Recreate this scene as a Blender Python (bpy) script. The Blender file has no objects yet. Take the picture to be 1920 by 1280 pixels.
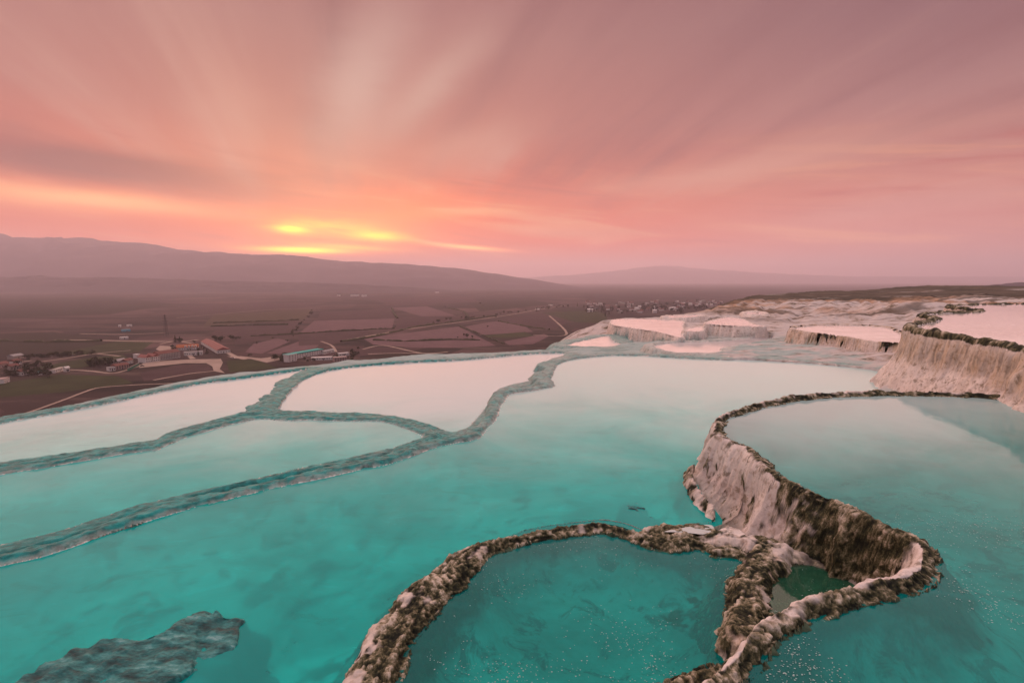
import bpy, math, random
import numpy as np
from mathutils import Vector
R = math.radians
rng = np.random.default_rng(7)
random.seed(7)
sc = bpy.context.scene
COL = sc.collection

# ------------------------------------------------------------------ camera
FPX = 960.0                       # focal length in pixels of a 1920 px wide frame
EYE = np.array([0.0, 0.0, 4.0])
PITCH = math.atan((640 - 525) / FPX)
cd = bpy.data.cameras.new("camera")
cam = bpy.data.objects.new("camera", cd)
COL.objects.link(cam)
cam.location = EYE
cam.rotation_euler = (math.pi / 2 - PITCH, 0, 0)
cd.sensor_width = 36; cd.lens = 18.0
cd.clip_start = 0.1; cd.clip_end = 80000
sc.camera = cam
CP, SP = math.cos(PITCH), math.sin(PITCH)

def ray(x, y):
    a = (x - 960) / FPX; b = -(y - 640) / FPX
    return np.array([a, CP + b * SP, -SP + b * CP])

def U(x, y, z):
    """the point of the level z that lies at a place measured on the photograph"""
    d = ray(x, y)
    t = (z - EYE[2]) / d[2]
    return EYE + d * t

def UD(x, y, Y):
    d = ray(x, y)
    return EYE + d * (Y / d[1])

def azel(x, y):
    d = ray(x, y)
    return math.atan2(d[0], d[1]), math.atan2(d[2], math.hypot(d[0], d[1]))

def lin(r, g, b):
    f = lambda c: c / 12.92 if c <= 0.04045 else ((c + 0.055) / 1.055) ** 2.4
    return (f(r / 255), f(g / 255), f(b / 255), 1.0)

# ------------------------------------------------------------------ node maths helper
class N:
    def __init__(s, nt, sock): s.nt, s.s = nt, sock
    def _m(s, op, *o):
        n = s.nt.nodes.new('ShaderNodeMath'); n.operation = op
        for i, v in enumerate((s,) + o):
            if isinstance(v, N): s.nt.links.new(v.s, n.inputs[i])
            else: n.inputs[i].default_value = v
        return N(s.nt, n.outputs[0])
    def __add__(s, o): return s._m('ADD', o)
    def __sub__(s, o): return s._m('SUBTRACT', o)
    def __mul__(s, o): return s._m('MULTIPLY', o)
    def __truediv__(s, o): return s._m('DIVIDE', o)
    def clamp(s): return s._m('MAXIMUM', 0.0)._m('MINIMUM', 1.0)
    def fn(s, op, *o): return s._m(op, *o)
    def step(s, a, b):
        n = s.nt.nodes.new('ShaderNodeMapRange'); n.interpolation_type = 'SMOOTHSTEP'
        s.nt.links.new(s.s, n.inputs[0]); n.inputs[1].default_value = a; n.inputs[2].default_value = b
        return N(s.nt, n.outputs[0])

def rgbmix(nt, f, a, b, mode='MIX'):
    n = nt.nodes.new('ShaderNodeMix'); n.data_type = 'RGBA'; n.blend_type = mode
    for sock, v in ((n.inputs[0], f), (n.inputs[6], a), (n.inputs[7], b)):
        if isinstance(v, N): nt.links.new(v.s, sock)
        elif isinstance(v, (int, float)): sock.default_value = v
        else: sock.default_value = v
    return N(nt, n.outputs[2])

def ramp(nt, f, stops):
    n = nt.nodes.new('ShaderNodeValToRGB'); e = n.color_ramp.elements
    while len(e) < len(stops): e.new(0.5)
    for k, (p, c) in enumerate(stops): e[k].position = p; e[k].color = c
    nt.links.new(f.s, n.inputs[0])
    return N(nt, n.outputs[0])

def noise(nt, vec, scale, detail=4, rough=0.5, dist=0.0, out=0):
    n = nt.nodes.new('ShaderNodeTexNoise')
    if vec is not None: nt.links.new(vec.s, n.inputs['Vector'])
    n.inputs['Scale'].default_value = scale; n.inputs['Detail'].default_value = detail
    n.inputs['Roughness'].default_value = rough; n.inputs['Distortion'].default_value = dist
    return N(nt, n.outputs[out])

def combine(nt, x, y, z):
    n = nt.nodes.new('ShaderNodeCombineXYZ')
    for i, v in enumerate((x, y, z)):
        if isinstance(v, N): nt.links.new(v.s, n.inputs[i])
        else: n.inputs[i].default_value = v
    return N(nt, n.outputs[0])

# ------------------------------------------------------------------ sky (dusk)
SUN_AZ, SUN_EL = azel(590, 470)[0], R(6.0)
w = bpy.data.worlds.new("World"); sc.world = w; w.use_nodes = True
nt = w.node_tree; nt.nodes.clear()
tc = nt.nodes.new('ShaderNodeTexCoord')
sep = nt.nodes.new('ShaderNodeSeparateXYZ'); nt.links.new(tc.outputs['Generated'], sep.inputs[0])
dx, dy, dz = (N(nt, sep.outputs[i]) for i in range(3))
el = dz._m('MINIMUM', 1.0).fn('ARCSINE')
az = dx.fn('ARCTAN2', dy)
elc = el.fn('MAXIMUM', 0.0)
deg = elc * (180 / math.pi)
# long clouds dragged by the wind, meeting at one point of the horizon
va = R(-15)
ux = dx * math.cos(va) - dy * math.sin(va)
uy = dx * math.sin(va) + dy * math.cos(va)
den = dz.fn('MAXIMUM', 0.0) + 0.13
pu, pv = ux / den, uy / den
cpl = combine(nt, pu * 1.0, pv * 0.16, 0.0)
st1 = noise(nt, cpl, 1.7, 6, 0.55, 0.4)
st2 = noise(nt, combine(nt, pu, pv * 0.1, 3.7), 4.0, 4, 0.5, 0.2)
streak = (st1 * 0.72 + st2 * 0.28)
low = noise(nt, combine(nt, az * 2.6, (elc + az * 0.10) * 30.0, 1.3), 1.0, 8, 0.6, 0.7)
wx = noise(nt, combine(nt, az * 5.0, elc * 22.0, 7.7), 1.0, 5, 0.55) - 0.5
wz = noise(nt, combine(nt, az * 4.0, elc * 16.0, 2.1), 1.0, 5, 0.55) - 0.5

t90 = deg / 90.0
warm = ramp(nt, t90, [(0.0, lin(172, 122, 122)), (0.018, lin(214, 126, 116)), (0.05, lin(246, 116, 88)),
                      (0.10, lin(242, 130, 106)), (0.17, lin(214, 138, 126)), (0.26, lin(206, 148, 140)),
                      (0.36, lin(176, 124, 124)), (0.55, lin(216, 190, 192)), (1.0, lin(246, 238, 242))])
side = ramp(nt, t90, [(0.0, lin(168, 128, 130)), (0.03, lin(204, 136, 128)), (0.09, lin(222, 146, 130)),
                      (0.17, lin(190, 138, 134)), (0.25, lin(152, 108, 113)), (0.36, lin(138, 98, 108)),
                      (0.55, lin(212, 194, 200)), (1.0, lin(246, 238, 242))])
back = ramp(nt, t90, [(0.0, lin(180, 165, 175)), (0.1, lin(205, 188, 196)), (0.3, lin(212, 200, 210)), (1.0, lin(246, 238, 242))])
rel = (az - (SUN_AZ + R(3))).fn('ABSOLUTE')
rel = rel.fn('MINIMUM', (rel * -1.0) + 2 * math.pi)
c = rgbmix(nt, rel.step(R(12), R(62)), warm, side)
c = rgbmix(nt, rel.step(R(70), R(150)), c, back)
# light and dark streaks
hi = streak.step(0.50, 0.74) * deg.step(4, 10)
lo = ((streak * -1.0) + 1.0).step(0.48, 0.72) * deg.step(5, 11)
c = rgbmix(nt, hi * 0.90, c, lin(240, 188, 172))
c = rgbmix(nt, lo * 0.85, c, lin(140, 84, 88))
hl = low.step(0.50, 0.72) * ((deg.step(9, 15) * -1.0) + 1.0) * deg.step(1.5, 4)
ll = ((low * -1.0) + 1.0).step(0.50, 0.70) * ((deg.step(9, 15) * -1.0) + 1.0) * deg.step(1.5, 4)
c = rgbmix(nt, hl * 0.80, c, lin(255, 184, 148))
c = rgbmix(nt, ll * 0.80, c, lin(196, 98, 92))

boost = elc * 0.0
def blob(x, y, x2, y2, wid, amp, col, warp=1.0, nz=None, bo=0.0):
    """a soft long cloud streak between two directions of the sky"""
    global c, boost
    a0, e0 = azel(x, y); a1, e1 = azel(x2, y2)
    ca, ce = (a0 + a1) / 2, (e0 + e1) / 2
    L = math.hypot(a1 - a0, e1 - e0) / 2; th = math.atan2(e1 - e0, a1 - a0)
    A = (az - ca) + wx * (0.06 * warp); E = (el - ce) + wz * (0.022 * warp)
    uu = (A * math.cos(th) + E * math.sin(th)) / L
    vv = (E * math.cos(th) - A * math.sin(th)) / (wid / FPX)
    g = ((uu * uu + vv * vv) * -1.0).fn('EXPONENT')
    g = g * amp
    if nz is not None: g = g * nz
    if bo: boost = boost + g.clamp() * bo
    c = rgbmix(nt, g.clamp(), c, lin(*col))

nb = low.step(0.30, 0.62)
blob(-150, 262, 480, 345, 24, 1.15, (122, 62, 64), 1.7)
blob(150, 300, 700, 385, 20, 0.45, (190, 96, 88), 1.4)                # dark bank on the left
blob(-60, 225, 90, 255, 16, 0.45, (160, 95, 92))
blob(-200, 335, 430, 400, 17, 0.95, (255, 190, 142), 1.2, bo=0.35)         # lit band beneath it
blob(-100, 400, 330, 430, 16, 0.5, (224, 130, 112), 0.8)
blob(250, 415, 620, 452, 14, 0.55, (222, 106, 92), 0.8)
blob(735, 20, 620, 270, 56, 0.95, (238, 196, 184), 1.0)           # rays of pale cloud
blob(905, 70, 720, 250, 30, 0.85, (238, 192, 178), 1.0)
blob(1000, 235, 780, 300, 32, 0.70, (240, 176, 158), 1.0)
blob(380, 110, 480, 260, 50, 0.65, (236, 172, 156), 1.0)
blob(1150, 355, 1720, 250, 22, 0.75, (242, 180, 160), 1.2)
blob(1450, 420, 2050, 340, 20, 0.6, (226, 168, 156), 1.2)
blob(470, 436, 900, 392, 46, 0.55, (255, 140, 88), 1.0, bo=0.8)          # glow round the hidden sun
blob(430, 460, 780, 448, 22, 0.60, (255, 150, 66), 1.3, nb, bo=0.3)
blob(500, 412, 690, 430, 15, 0.80, (255, 196, 104), 1.6, nb, bo=0.7)
blob(510, 428, 590, 434, 9, 0.85, (255, 222, 105), 1.0, bo=1.2)
blob(650, 438, 755, 446, 9, 0.85, (255, 204, 95), 1.0, bo=1.2)
blob(480, 467, 650, 472, 6, 1.0, (255, 205, 18), 0.12, bo=3.6)
blob(560, 458, 740, 468, 5, 0.7, (255, 190, 90), 0.3, bo=1.2)
blob(810, 457, 960, 470, 4.0, 0.85, (255, 196, 130), 0.2, bo=1.2)
blob(780, 400, 980, 392, 10, 0.5, (252, 184, 136), 0.6)
blob(790, 420, 900, 432, 9, 0.5, (226, 118, 98), 0.6)
blob(950, 440, 1300, 432, 9, 0.35, (214, 132, 118), 0.8)
blob(560, 482, 900, 492, 10, 0.55, (236, 120, 96), 0.3)
hs = nt.nodes.new('ShaderNodeHueSaturation'); hs.inputs['Saturation'].default_value = 1.16; nt.links.new(c.s, hs.inputs['Color'])
bg = nt.nodes.new('ShaderNodeBackground'); nt.links.new(hs.outputs[0], bg.inputs[0]); gain = ((deg * (-1 / 5.0)).fn('EXPONENT')) * 0.92 + (deg.step(28, 52) * 0.62 + 0.38) + boost          # the band of sky near the hidden sun is the brightest
nt.links.new(gain.s, bg.inputs[1])
sky = nt.nodes.new('ShaderNodeTexSky'); sky.sky_type = 'NISHITA'; sky.sun_disc = False
sky.sun_elevation = SUN_EL; sky.sun_rotation = SUN_AZ; sky.dust_density = 3.0
bg2 = nt.nodes.new('ShaderNodeBackground'); nt.links.new(sky.outputs[0], bg2.inputs[0]); bg2.inputs[1].default_value = 0.004
add = nt.nodes.new('ShaderNodeAddShader'); out = nt.nodes.new('ShaderNodeOutputWorld')
nt.links.new(bg.outputs[0], add.inputs[0]); nt.links.new(bg2.outputs[0], add.inputs[1])
nt.links.new(add.outputs[0], out.inputs[0])

sl = bpy.data.lights.new("sun", 'SUN'); sl.energy = 2.2; sl.angle = R(150); sl.color = (1.0, 0.66, 0.54)
sun = bpy.data.objects.new("sun", sl); COL.objects.link(sun)
sdir = Vector((math.sin(SUN_AZ) * math.cos(SUN_EL), math.cos(SUN_AZ) * math.cos(SUN_EL), math.sin(SUN_EL)))
sun.rotation_euler = sdir.to_track_quat('Z', 'Y').to_euler()
sun.location = (-200, 400, 120)

vs = sc.view_settings
vs.view_transform = 'Standard'; vs.look = 'None'; vs.exposure = 0.58; vs.gamma = 1.0; vs.use_curve_mapping = False
cy = sc.cycles
cy.use_denoising = True; cy.denoiser = 'OPENIMAGEDENOISE'
cy.max_bounces = 5; cy.diffuse_bounces = 2; cy.glossy_bounces = 2; cy.transparent_max_bounces = 8; cy.volume_bounces = 1
cy.caustics_reflective = False; cy.caustics_refractive = False

# ------------------------------------------------------------------ numeric noise
def _h(ix, iy, iz, s):
    h = (ix.astype(np.uint32) * np.uint32(374761393) + iy.astype(np.uint32) * np.uint32(668265263)
         + iz.astype(np.uint32) * np.uint32(2147483647) + np.uint32(s * 974711))
    h = (h ^ (h >> np.uint32(13))) * np.uint32(1274126177)
    h = (h ^ (h >> np.uint32(16))) * np.uint32(2246822519)
    h = h ^ (h >> np.uint32(15))
    return (h & np.uint32(0xFFFFFF)).astype(np.float32) / np.float32(0xFFFFFF)

def vn(p, s=1):
    p = p.astype(np.float32); f0 = np.floor(p); i = f0.astype(np.int64); f = p - f0
    f = f * f * (3 - 2 * f); r = 0
    for a in (0, 1):
        wa = f[:, 0] if a else 1 - f[:, 0]
        for b in (0, 1):
            wb = f[:, 1] if b else 1 - f[:, 1]
            for d in (0, 1):
                wd = f[:, 2] if d else 1 - f[:, 2]
                r = r + wa * wb * wd * _h(i[:, 0] + a, i[:, 1] + b, i[:, 2] + d, s)
    return r * 2 - 1

def fbm(p, octv=4, s=1, gain=0.5):
    a, t, r = 1.0, 0.0, 0
    for k in range(octv):
        r = r + a * vn(p * (2.03 ** k), s + k); t += a; a *= gain
    return r / t

def worley(p, s=1):
    p = p.astype(np.float32); i = np.floor(p).astype(np.int64)
    best = np.full(len(p), 9.0, np.float32); cid = np.zeros(len(p), np.float32)
    for a in (-1, 0, 1):
        for b in (-1, 0, 1):
            for d in (-1, 0, 1):
                q = i + np.array([a, b, d])
                fx = q[:, 0] + _h(q[:, 0], q[:, 1], q[:, 2], s); fy = q[:, 1] + _h(q[:, 0], q[:, 1], q[:, 2], s + 1)
                fz = q[:, 2] + _h(q[:, 0], q[:, 1], q[:, 2], s + 2)
                dd = (fx - p[:, 0]) ** 2 + (fy - p[:, 1]) ** 2 + (fz - p[:, 2]) ** 2
                m = dd < best; best[m] = dd[m]
                cid[m] = _h(q[m, 0], q[m, 1], q[m, 2], s + 3)
    return np.sqrt(best), cid

def sstep(x, a, b):
    t = np.clip((x - a) / (b - a), 0, 1); return t * t * (3 - 2 * t)

# ------------------------------------------------------------------ objects helper
def tag(o, label=None, cat=None, group=None, kind=None):
    if label: o['label'] = label
    if cat: o['category'] = cat
    if group: o['group'] = group
    if kind: o['kind'] = kind
    return o

def mesh_np(name, v, faces, mats, attrs=None, smooth=True, midx=None):
    """mesh from numpy arrays; faces: (n,3|4) array"""
    me = bpy.data.meshes.new(name)
    v = np.asarray(v, np.float32); faces = np.asarray(faces, np.int32); k = faces.shape[1]
    me.vertices.add(len(v)); me.vertices.foreach_set('co', v.ravel())
    me.loops.add(faces.size); me.loops.foreach_set('vertex_index', faces.ravel())
    me.polygons.add(len(faces))
    me.polygons.foreach_set('loop_start', np.arange(0, faces.size, k, dtype=np.int32))
    me.polygons.foreach_set('loop_total', np.full(len(faces), k, np.int32))
    if midx is not None: me.polygons.foreach_set('material_index', np.asarray(midx, np.int32))
    me.update(calc_edges=True)
    if smooth: me.polygons.foreach_set('use_smooth', np.ones(len(faces), bool))
    for a, val in (attrs or {}).items():
        at = me.attributes.new(a, 'FLOAT', 'POINT'); at.data.foreach_set('value', np.asarray(val, np.float32))
    for m in (mats if isinstance(mats, (list, tuple)) else [mats]): me.materials.append(m)
    return me

def obj(name, me, parent=None, loc=None):
    o = bpy.data.objects.new(name, me); COL.objects.link(o)
    if parent: o.parent = parent
    if loc is not None: o.location = loc
    return o

def empty(name, loc=(0, 0, 0), rz=0.0):
    o = bpy.data.objects.new(name, None); COL.objects.link(o)
    o.location = loc; o.rotation_euler = (0, 0, rz); o.empty_display_size = 0.2
    return o

class MB:
    """collects polygons for a small mesh"""
    def __init__(s): s.v, s.f, s.m = [], [], []
    def poly(s, pts, mi=0):
        b = len(s.v); s.v += [tuple(map(float, p)) for p in pts]; s.f.append(tuple(range(b, b + len(pts)))); s.m.append(mi)
    def box(s, x0, x1, y0, y1, z0, z1, mi=0):
        p = [(x0, y0, z0), (x1, y0, z0), (x1, y1, z0), (x0, y1, z0), (x0, y0, z1), (x1, y0, z1), (x1, y1, z1), (x0, y1, z1)]
        b = len(s.v); s.v += p
        for f in ((0, 3, 2, 1), (4, 5, 6, 7), (0, 1, 5, 4), (1, 2, 6, 5), (2, 3, 7, 6), (3, 0, 4, 7)):
            s.f.append(tuple(b + i for i in f)); s.m.append(mi)
    def mesh(s, name, mats, smooth=False):
        me = bpy.data.meshes.new(name); me.from_pydata(s.v, [], s.f); me.update()
        for m in (mats if isinstance(mats, (list, tuple)) else [mats]): me.materials.append(m)
        me.polygons.foreach_set('material_index', np.array(s.m, np.int32))
        if smooth: me.polygons.foreach_set('use_smooth', np.ones(len(s.f), bool))
        return me

# ------------------------------------------------------------------ materials
def new_mat(name):
    m = bpy.data.materials.new(name); m.use_nodes = True
    t = m.node_tree; t.nodes.clear()
    o = t.nodes.new('ShaderNodeOutputMaterial')
    return m, t, o

def gpos(t):
    g = t.nodes.new('ShaderNodeNewGeometry'); return N(t, g.outputs['Position'])

def vscale(t, v, s):
    n = t.nodes.new('ShaderNodeVectorMath'); n.operation = 'MULTIPLY'
    t.links.new(v.s, n.inputs[0]); n.inputs[1].default_value = s if isinstance(s, tuple) else (s, s, s)
    return N(t, n.outputs[0])

def attr(t, name):
    n = t.nodes.new('ShaderNodeAttribute'); n.attribute_name = name; return N(t, n.outputs['Fac'])

def principled(t, o, col, rough=0.7, bump=None, bstr=0.5, bdist=0.02, spec=0.5):
    b = t.nodes.new('ShaderNodeBsdfPrincipled')
    if isinstance(col, N): t.links.new(col.s, b.inputs['Base Color'])
    else: b.inputs['Base Color'].default_value = col
    if isinstance(rough, N): t.links.new(rough.s, b.inputs['Roughness'])
    else: b.inputs['Roughness'].default_value = rough
    b.inputs['Specular IOR Level'].default_value = spec
    if bump is not None:
        bn = t.nodes.new('ShaderNodeBump'); bn.inputs['Strength'].default_value = bstr; bn.inputs['Distance'].default_value = bdist
        t.links.new(bump.s, bn.inputs['Height']); t.links.new(bn.outputs[0], b.inputs['Normal'])
    t.links.new(b.outputs[0], o.inputs[0])
    return b

def flat_mat(name, col, rough=0.7, var=0.15, scale=0.5):
    m, t, o = new_mat(name)
    n = noise(t, gpos(t), scale, 4)
    c2 = tuple(x * (1 - var * 2) for x in col[:3]) + (1,)
    principled(t, o, rgbmix(t, n.step(0.3, 0.7), col, c2), rough)
    return m

def rock_mat():
    m, t, o = new_mat("travertine")
    p = gpos(t)
    moss, teal, warm_ = attr(t, 'moss'), attr(t, 'teal'), attr(t, 'warm')
    knob = attr(t, 'knob')
    n1 = noise(t, p, 1.6, 6, 0.6); n2 = noise(t, p, 9.0, 5, 0.6); n3 = noise(t, vscale(t, p, (7, 7, 1.2)), 1.0, 5, 0.6)
    pale = rgbmix(t, n1.step(0.35, 0.65), (0.69, 0.60, 0.54, 1), (0.56, 0.49, 0.455, 1))
    pale = rgbmix(t, n2.step(0.50, 0.64) * 0.65, pale, (0.36, 0.28, 0.22, 1))
    pale = rgbmix(t, noise(t, p, 4.0, 6, 0.7).step(0.56, 0.64) * 0.7, pale, (0.16, 0.12, 0.075, 1))
    wcol = rgbmix(t, n3.step(0.38, 0.62), (0.50, 0.34, 0.20, 1), (0.13, 0.085, 0.04, 1))
    cc = rgbmix(t, warm_ * (n3 * 0.5 + 0.55), pale, wcol)
    tcol = rgbmix(t, noise(t, p, 6.0, 6, 0.65).step(0.35, 0.66), (0.0, 0.092, 0.088, 1), (0.010, 0.25, 0.235, 1))
    tcol = rgbmix(t, noise(t, p, 2.6, 6, 0.7).step(0.52, 0.68) * 0.8, tcol, (0.012, 0.10, 0.095, 1))
    cc = rgbmix(t, teal.clamp(), cc, tcol)
    mcol = ramp(t, noise(t, p, 45.0, 5, 0.75) * 0.55 + knob * 0.45 + (noise(t, p, 2.4, 4, 0.6) - 0.5) * 0.45,
                [(0.33, (0.008, 0.009, 0.005, 1)), (0.45, (0.034, 0.034, 0.015, 1)), (0.54, (0.105, 0.092, 0.048, 1)), (0.63, (0.25, 0.21, 0.14, 1)), (0.76, (0.54, 0.46, 0.37, 1))])
    cc = rgbmix(t, moss.step(0.35, 0.6), cc, mcol)
    bmp = noise(t, p, 30.0, 5, 0.65) * 0.6 + noise(t, p, 8.0, 4, 0.6)
    rgh = (teal * -0.35) + 0.72
    principled(t, o, cc, rgh, bmp, 0.55, 0.03, 0.18)
    return m

def floor_mat():
    m, t, o = new_mat("pool_bottom")
    p = gpos(t); mo = attr(t, 'moss')
    n1 = noise(t, p, 0.55, 6, 0.62, 0.4); n2 = noise(t, p, 2.4, 6, 0.68, 0.6)
    a = rgbmix(t, n1.step(0.36, 0.62), (0.62, 0.80, 0.78, 1), (0.22, 0.42, 0.40, 1))
    a = rgbmix(t, n2.step(0.50, 0.64) * 0.7, a, (0.03, 0.10, 0.095, 1))
    a = rgbmix(t, mo.step(0.3, 0.7), a, rgbmix(t, n2.step(0.4, 0.6), (0.015, 0.035, 0.02, 1), (0.06, 0.09, 0.05, 1)))
    principled(t, o, a, 0.9)
    return m

def water_mat(name, milk, tint, m0, ior=1.55, bump=0.012, rough=0.04, sky_sheen=None):
    """milky mineral water: skin reflection over a suspended body that hides more of the bed the longer the way through it"""
    m, t, o = new_mat(name)
    p = gpos(t)
    bn = t.nodes.new('ShaderNodeBump'); bn.inputs['Strength'].default_value = 0.25; bn.inputs['Distance'].default_value = bump
    hh = noise(t, p, 2.2, 4, 0.55) + noise(t, p, 9.0, 3, 0.5) * 0.3
    t.links.new(hh.s, bn.inputs['Height'])
    fr = t.nodes.new('ShaderNodeFresnel'); fr.inputs[0].default_value = ior
    if bump > 0: t.links.new(bn.outputs[0], fr.inputs['Normal'])
    lw = t.nodes.new('ShaderNodeLayerWeight'); lw.inputs[0].default_value = 0.5
    cosv = ((N(t, lw.outputs['Facing']) * -1.0) + 1.0).fn('MAXIMUM', 0.05)
    body = ((N(t, None) if False else cosv).fn('POWER', -1.0) * math.log(1 - m0)).fn('EXPONENT')   # share of light that comes from the bed
    body = (body * -1.0) + 1.0
    df = t.nodes.new('ShaderNodeBsdfDiffuse')
    v1 = noise(t, p, 0.35, 5, 0.55, 0.5).step(0.3, 0.7)
    mk = rgbmix(t, v1, milk, tuple(x * 0.78 for x in milk[:3]) + (1,))
    v2 = noise(t, vscale(t, p, (1.1, 2.0, 1.0)), 1.0, 7, 0.68, 0.8)                  # drifting silt
    mk = rgbmix(t, v2.step(0.52, 0.68) * 0.45, mk, tuple(x * 0.55 for x in milk[:3]) + (1,))
    mk = rgbmix(t, ((v2 * -1.0) + 1.0).step(0.54, 0.70) * 0.35, mk, (milk[0] * 1.1, min(1, milk[1] * 1.3 + 0.03), min(1, milk[2] * 1.3 + 0.03), 1))
    if sky_sheen:                                  # sky reflection painted into the water colour, paler with distance
        pc, p0, p1 = sky_sheen
        sx = t.nodes.new('ShaderNodeSeparateXYZ'); t.links.new(p.s, sx.inputs[0])
        pl_ = (N(t, sx.outputs[1]) + (noise(t, p, 0.25, 5, 0.6, 0.6) - 0.5) * (p1 - p0) * 0.9).step(p0, p1)
        mk = rgbmix(t, pl_, mk, pc)
    t.links.new(mk.s, df.inputs[0])
    tr = t.nodes.new('ShaderNodeBsdfTransparent'); tr.inputs[0].default_value = tint
    mx = t.nodes.new('ShaderNodeMixShader'); t.links.new(body.s, mx.inputs[0]); t.links.new(tr.outputs[0], mx.inputs[1]); t.links.new(df.outputs[0], mx.inputs[2])
    gl = t.nodes.new('ShaderNodeBsdfGlossy'); gl.inputs['Roughness'].default_value = rough
    (t.links.new(bn.outputs[0], gl.inputs['Normal']) if bump > 0 else None)
    m2 = t.nodes.new('ShaderNodeMixShader'); t.links.new(fr.outputs[0], m2.inputs[0]); t.links.new(mx.outputs[0], m2.inputs[1]); t.links.new(gl.outputs[0], m2.inputs[2])
    t.links.new(m2.outputs[0], o.inputs[0])
    return m

def ground_mat(name, far=False):
    m, t, o = new_mat(name)
    p = gpos(t)
    wh = attr(t, 'white')
    n1 = noise(t, p, 0.05, 6, 0.6); n2 = noise(t, p, 0.4, 6, 0.65); n4 = noise(t, p, 2.5, 5, 0.6)
    veg = rgbmix(t, n1.step(0.4, 0.6), (0.046, 0.035, 0.023, 1), (0.080, 0.056, 0.038, 1))
    veg = rgbmix(t, n2.step(0.5, 0.66), veg, (0.020, 0.018, 0.011, 1))
    veg = rgbmix(t, n2.step(0.56, 0.66) * 0.0 + n1.step(0.60, 0.70) * 0.5, veg, (0.22, 0.17, 0.10, 1))
    pale = rgbmix(t, n4.step(0.35, 0.65), (0.52, 0.46, 0.43, 1), (0.40, 0.375, 0.365, 1))
    stn = noise(t, vscale(t, p, (0.55, 0.8, 1.0)), 1.0, 8, 0.72)
    pale = rgbmix(t, stn.step(0.50, 0.60) * 0.6, pale, (0.22, 0.145, 0.085, 1))
    pale = rgbmix(t, stn.step(0.59, 0.63) * 0.9, pale, (0.06, 0.05, 0.025, 1))
    pale = rgbmix(t, attr(t, 'teal').clamp(), pale, (0.20, 0.36, 0.345, 1))
    pale = rgbmix(t, attr(t, 'warm').clamp(), pale, rgbmix(t, stn.step(0.42, 0.58), (0.40, 0.23, 0.13, 1), (0.15, 0.085, 0.045, 1)))
    cc = rgbmix(t, wh.clamp(), veg, pale)
    principled(t, o, cc, 0.85, n4, 0.5, 0.05, 0.2)
    return m

def sunk_mat():
    m, t, o = new_mat("wet_dark_rock"); p = gpos(t)
    n = noise(t, vscale(t, p, (3, 8, 6)), 1.0, 7, 0.7); cc = ramp(t, n, [(0.36, (0.0, 0.03, 0.03, 1)), (0.47, (0.003, 0.105, 0.102, 1)), (0.57, (0.03, 0.22, 0.21, 1)), (0.69, (0.22, 0.40, 0.39, 1))])
    principled(t, o, cc, 0.45, n, 0.8, 0.05, 0.4); return m
SUNK = sunk_mat()
ROCK = rock_mat(); FLOOR = floor_mat(); HILL = ground_mat("hillside_ground")
W_MAIN = water_mat("turquoise_water", (0.0, 0.47, 0.44, 1), (0.015, 0.82, 0.74, 1), 0.27, 1.22, rough=0.14, sky_sheen=((0.46, 0.64, 0.615, 1), 8.0, 19.0))
W_FAR = water_mat("milky_water", (0.12, 0.50, 0.465, 1), (0.5, 0.9, 0.86, 1), 0.66, 1.5, rough=0.16, sky_sheen=((0.39, 0.52, 0.53, 1), 10.5, 18.5))
W_NEAR = water_mat("deep_teal_water", (0.0, 0.26, 0.25, 1), (0.015, 0.76, 0.69, 1), 0.26, 1.22, sky_sheen=((0.37, 0.53, 0.52, 1), 6.2, 12.5))
W_GREEN = water_mat("green_water", (0.03, 0.14, 0.08, 1), (0.40, 0.70, 0.50, 1), 0.30)
W_HIGH = water_mat("pale_water", (0.66, 0.62, 0.60, 1), (0.7, 0.85, 0.82, 1), 0.9, 1.6, bump=0.0, rough=0.10)

# ------------------------------------------------------------------ terraces (outlines measured at the water's level)
def plan(pts, z): return np.array([U(x, y, z)[:2] for x, y in pts])

def smooth_closed(p, sub=3):
    n = len(p); o = []
    for i in range(n):
        a, b, c_, d = p[i - 1], p[i], p[(i + 1) % n], p[(i + 2) % n]
        for k in range(sub):
            s = k / sub
            q = 0.5 * ((2 * b) + (c_ - a) * s + (2 * a - 5 * b + 4 * c_ - d) * s * s + (3 * b - a - 3 * c_ + d) * s ** 3)
            o.append(q)
    return np.array(o)

main_px = [(-260, 1120), (-120, 1092), (0, 1062), (104, 1037), (208, 999), (292, 972), (375, 949), (500, 918), (575, 903), (667, 882), (729, 870), (800, 845),
           (850, 832), (895, 823), (914, 805), (930, 788), (934, 775), (945, 754), (953, 741), (979, 736), (1020, 729), (1040, 723), (1034, 711), (1039, 698),
           (1050, 683), (1071, 675), (1099, 671), (1147, 667), (1209, 668), (1295, 673), (1350, 675), (1400, 675), (1520, 682), (1614, 691), (1653, 699), (1683, 717), (1672, 727)]
main_tail = [(1300, 890), (1304, 925), (1330, 958), (1340, 978), (1307, 981), (1256, 989), (1214, 996), (1172, 982), (1131, 975), (1110, 976), (1047, 983), (985, 994),
             (916, 1024), (872, 1056), (846, 1088), (808, 1122), (783, 1158), (746, 1192), (714, 1225), (688, 1250), (655, 1290), (620, 1340), (560, 1420), (-200, 1420)]
main = np.vstack([plan(main_px, 0), [[12.2, 17.2], [9.0, 13.2], [6.0, 11.0], [4.6, 10.2]], plan(main_tail, 0)])
ml_px = [(-260, 1085), (-100, 1046), (0, 1022), (104, 999), (187, 972), (292, 941), (375, 920), (458, 903), (583, 874), (708, 848), (760, 832), (790, 819), (764, 806), (728, 793),
         (700, 790), (659, 790), (581, 788), (526, 789), (487, 786), (430, 797), (365, 816), (321, 831), (292, 846), (250, 848), (83, 877), (0, 890), (-150, 918), (-260, 940)]
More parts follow.
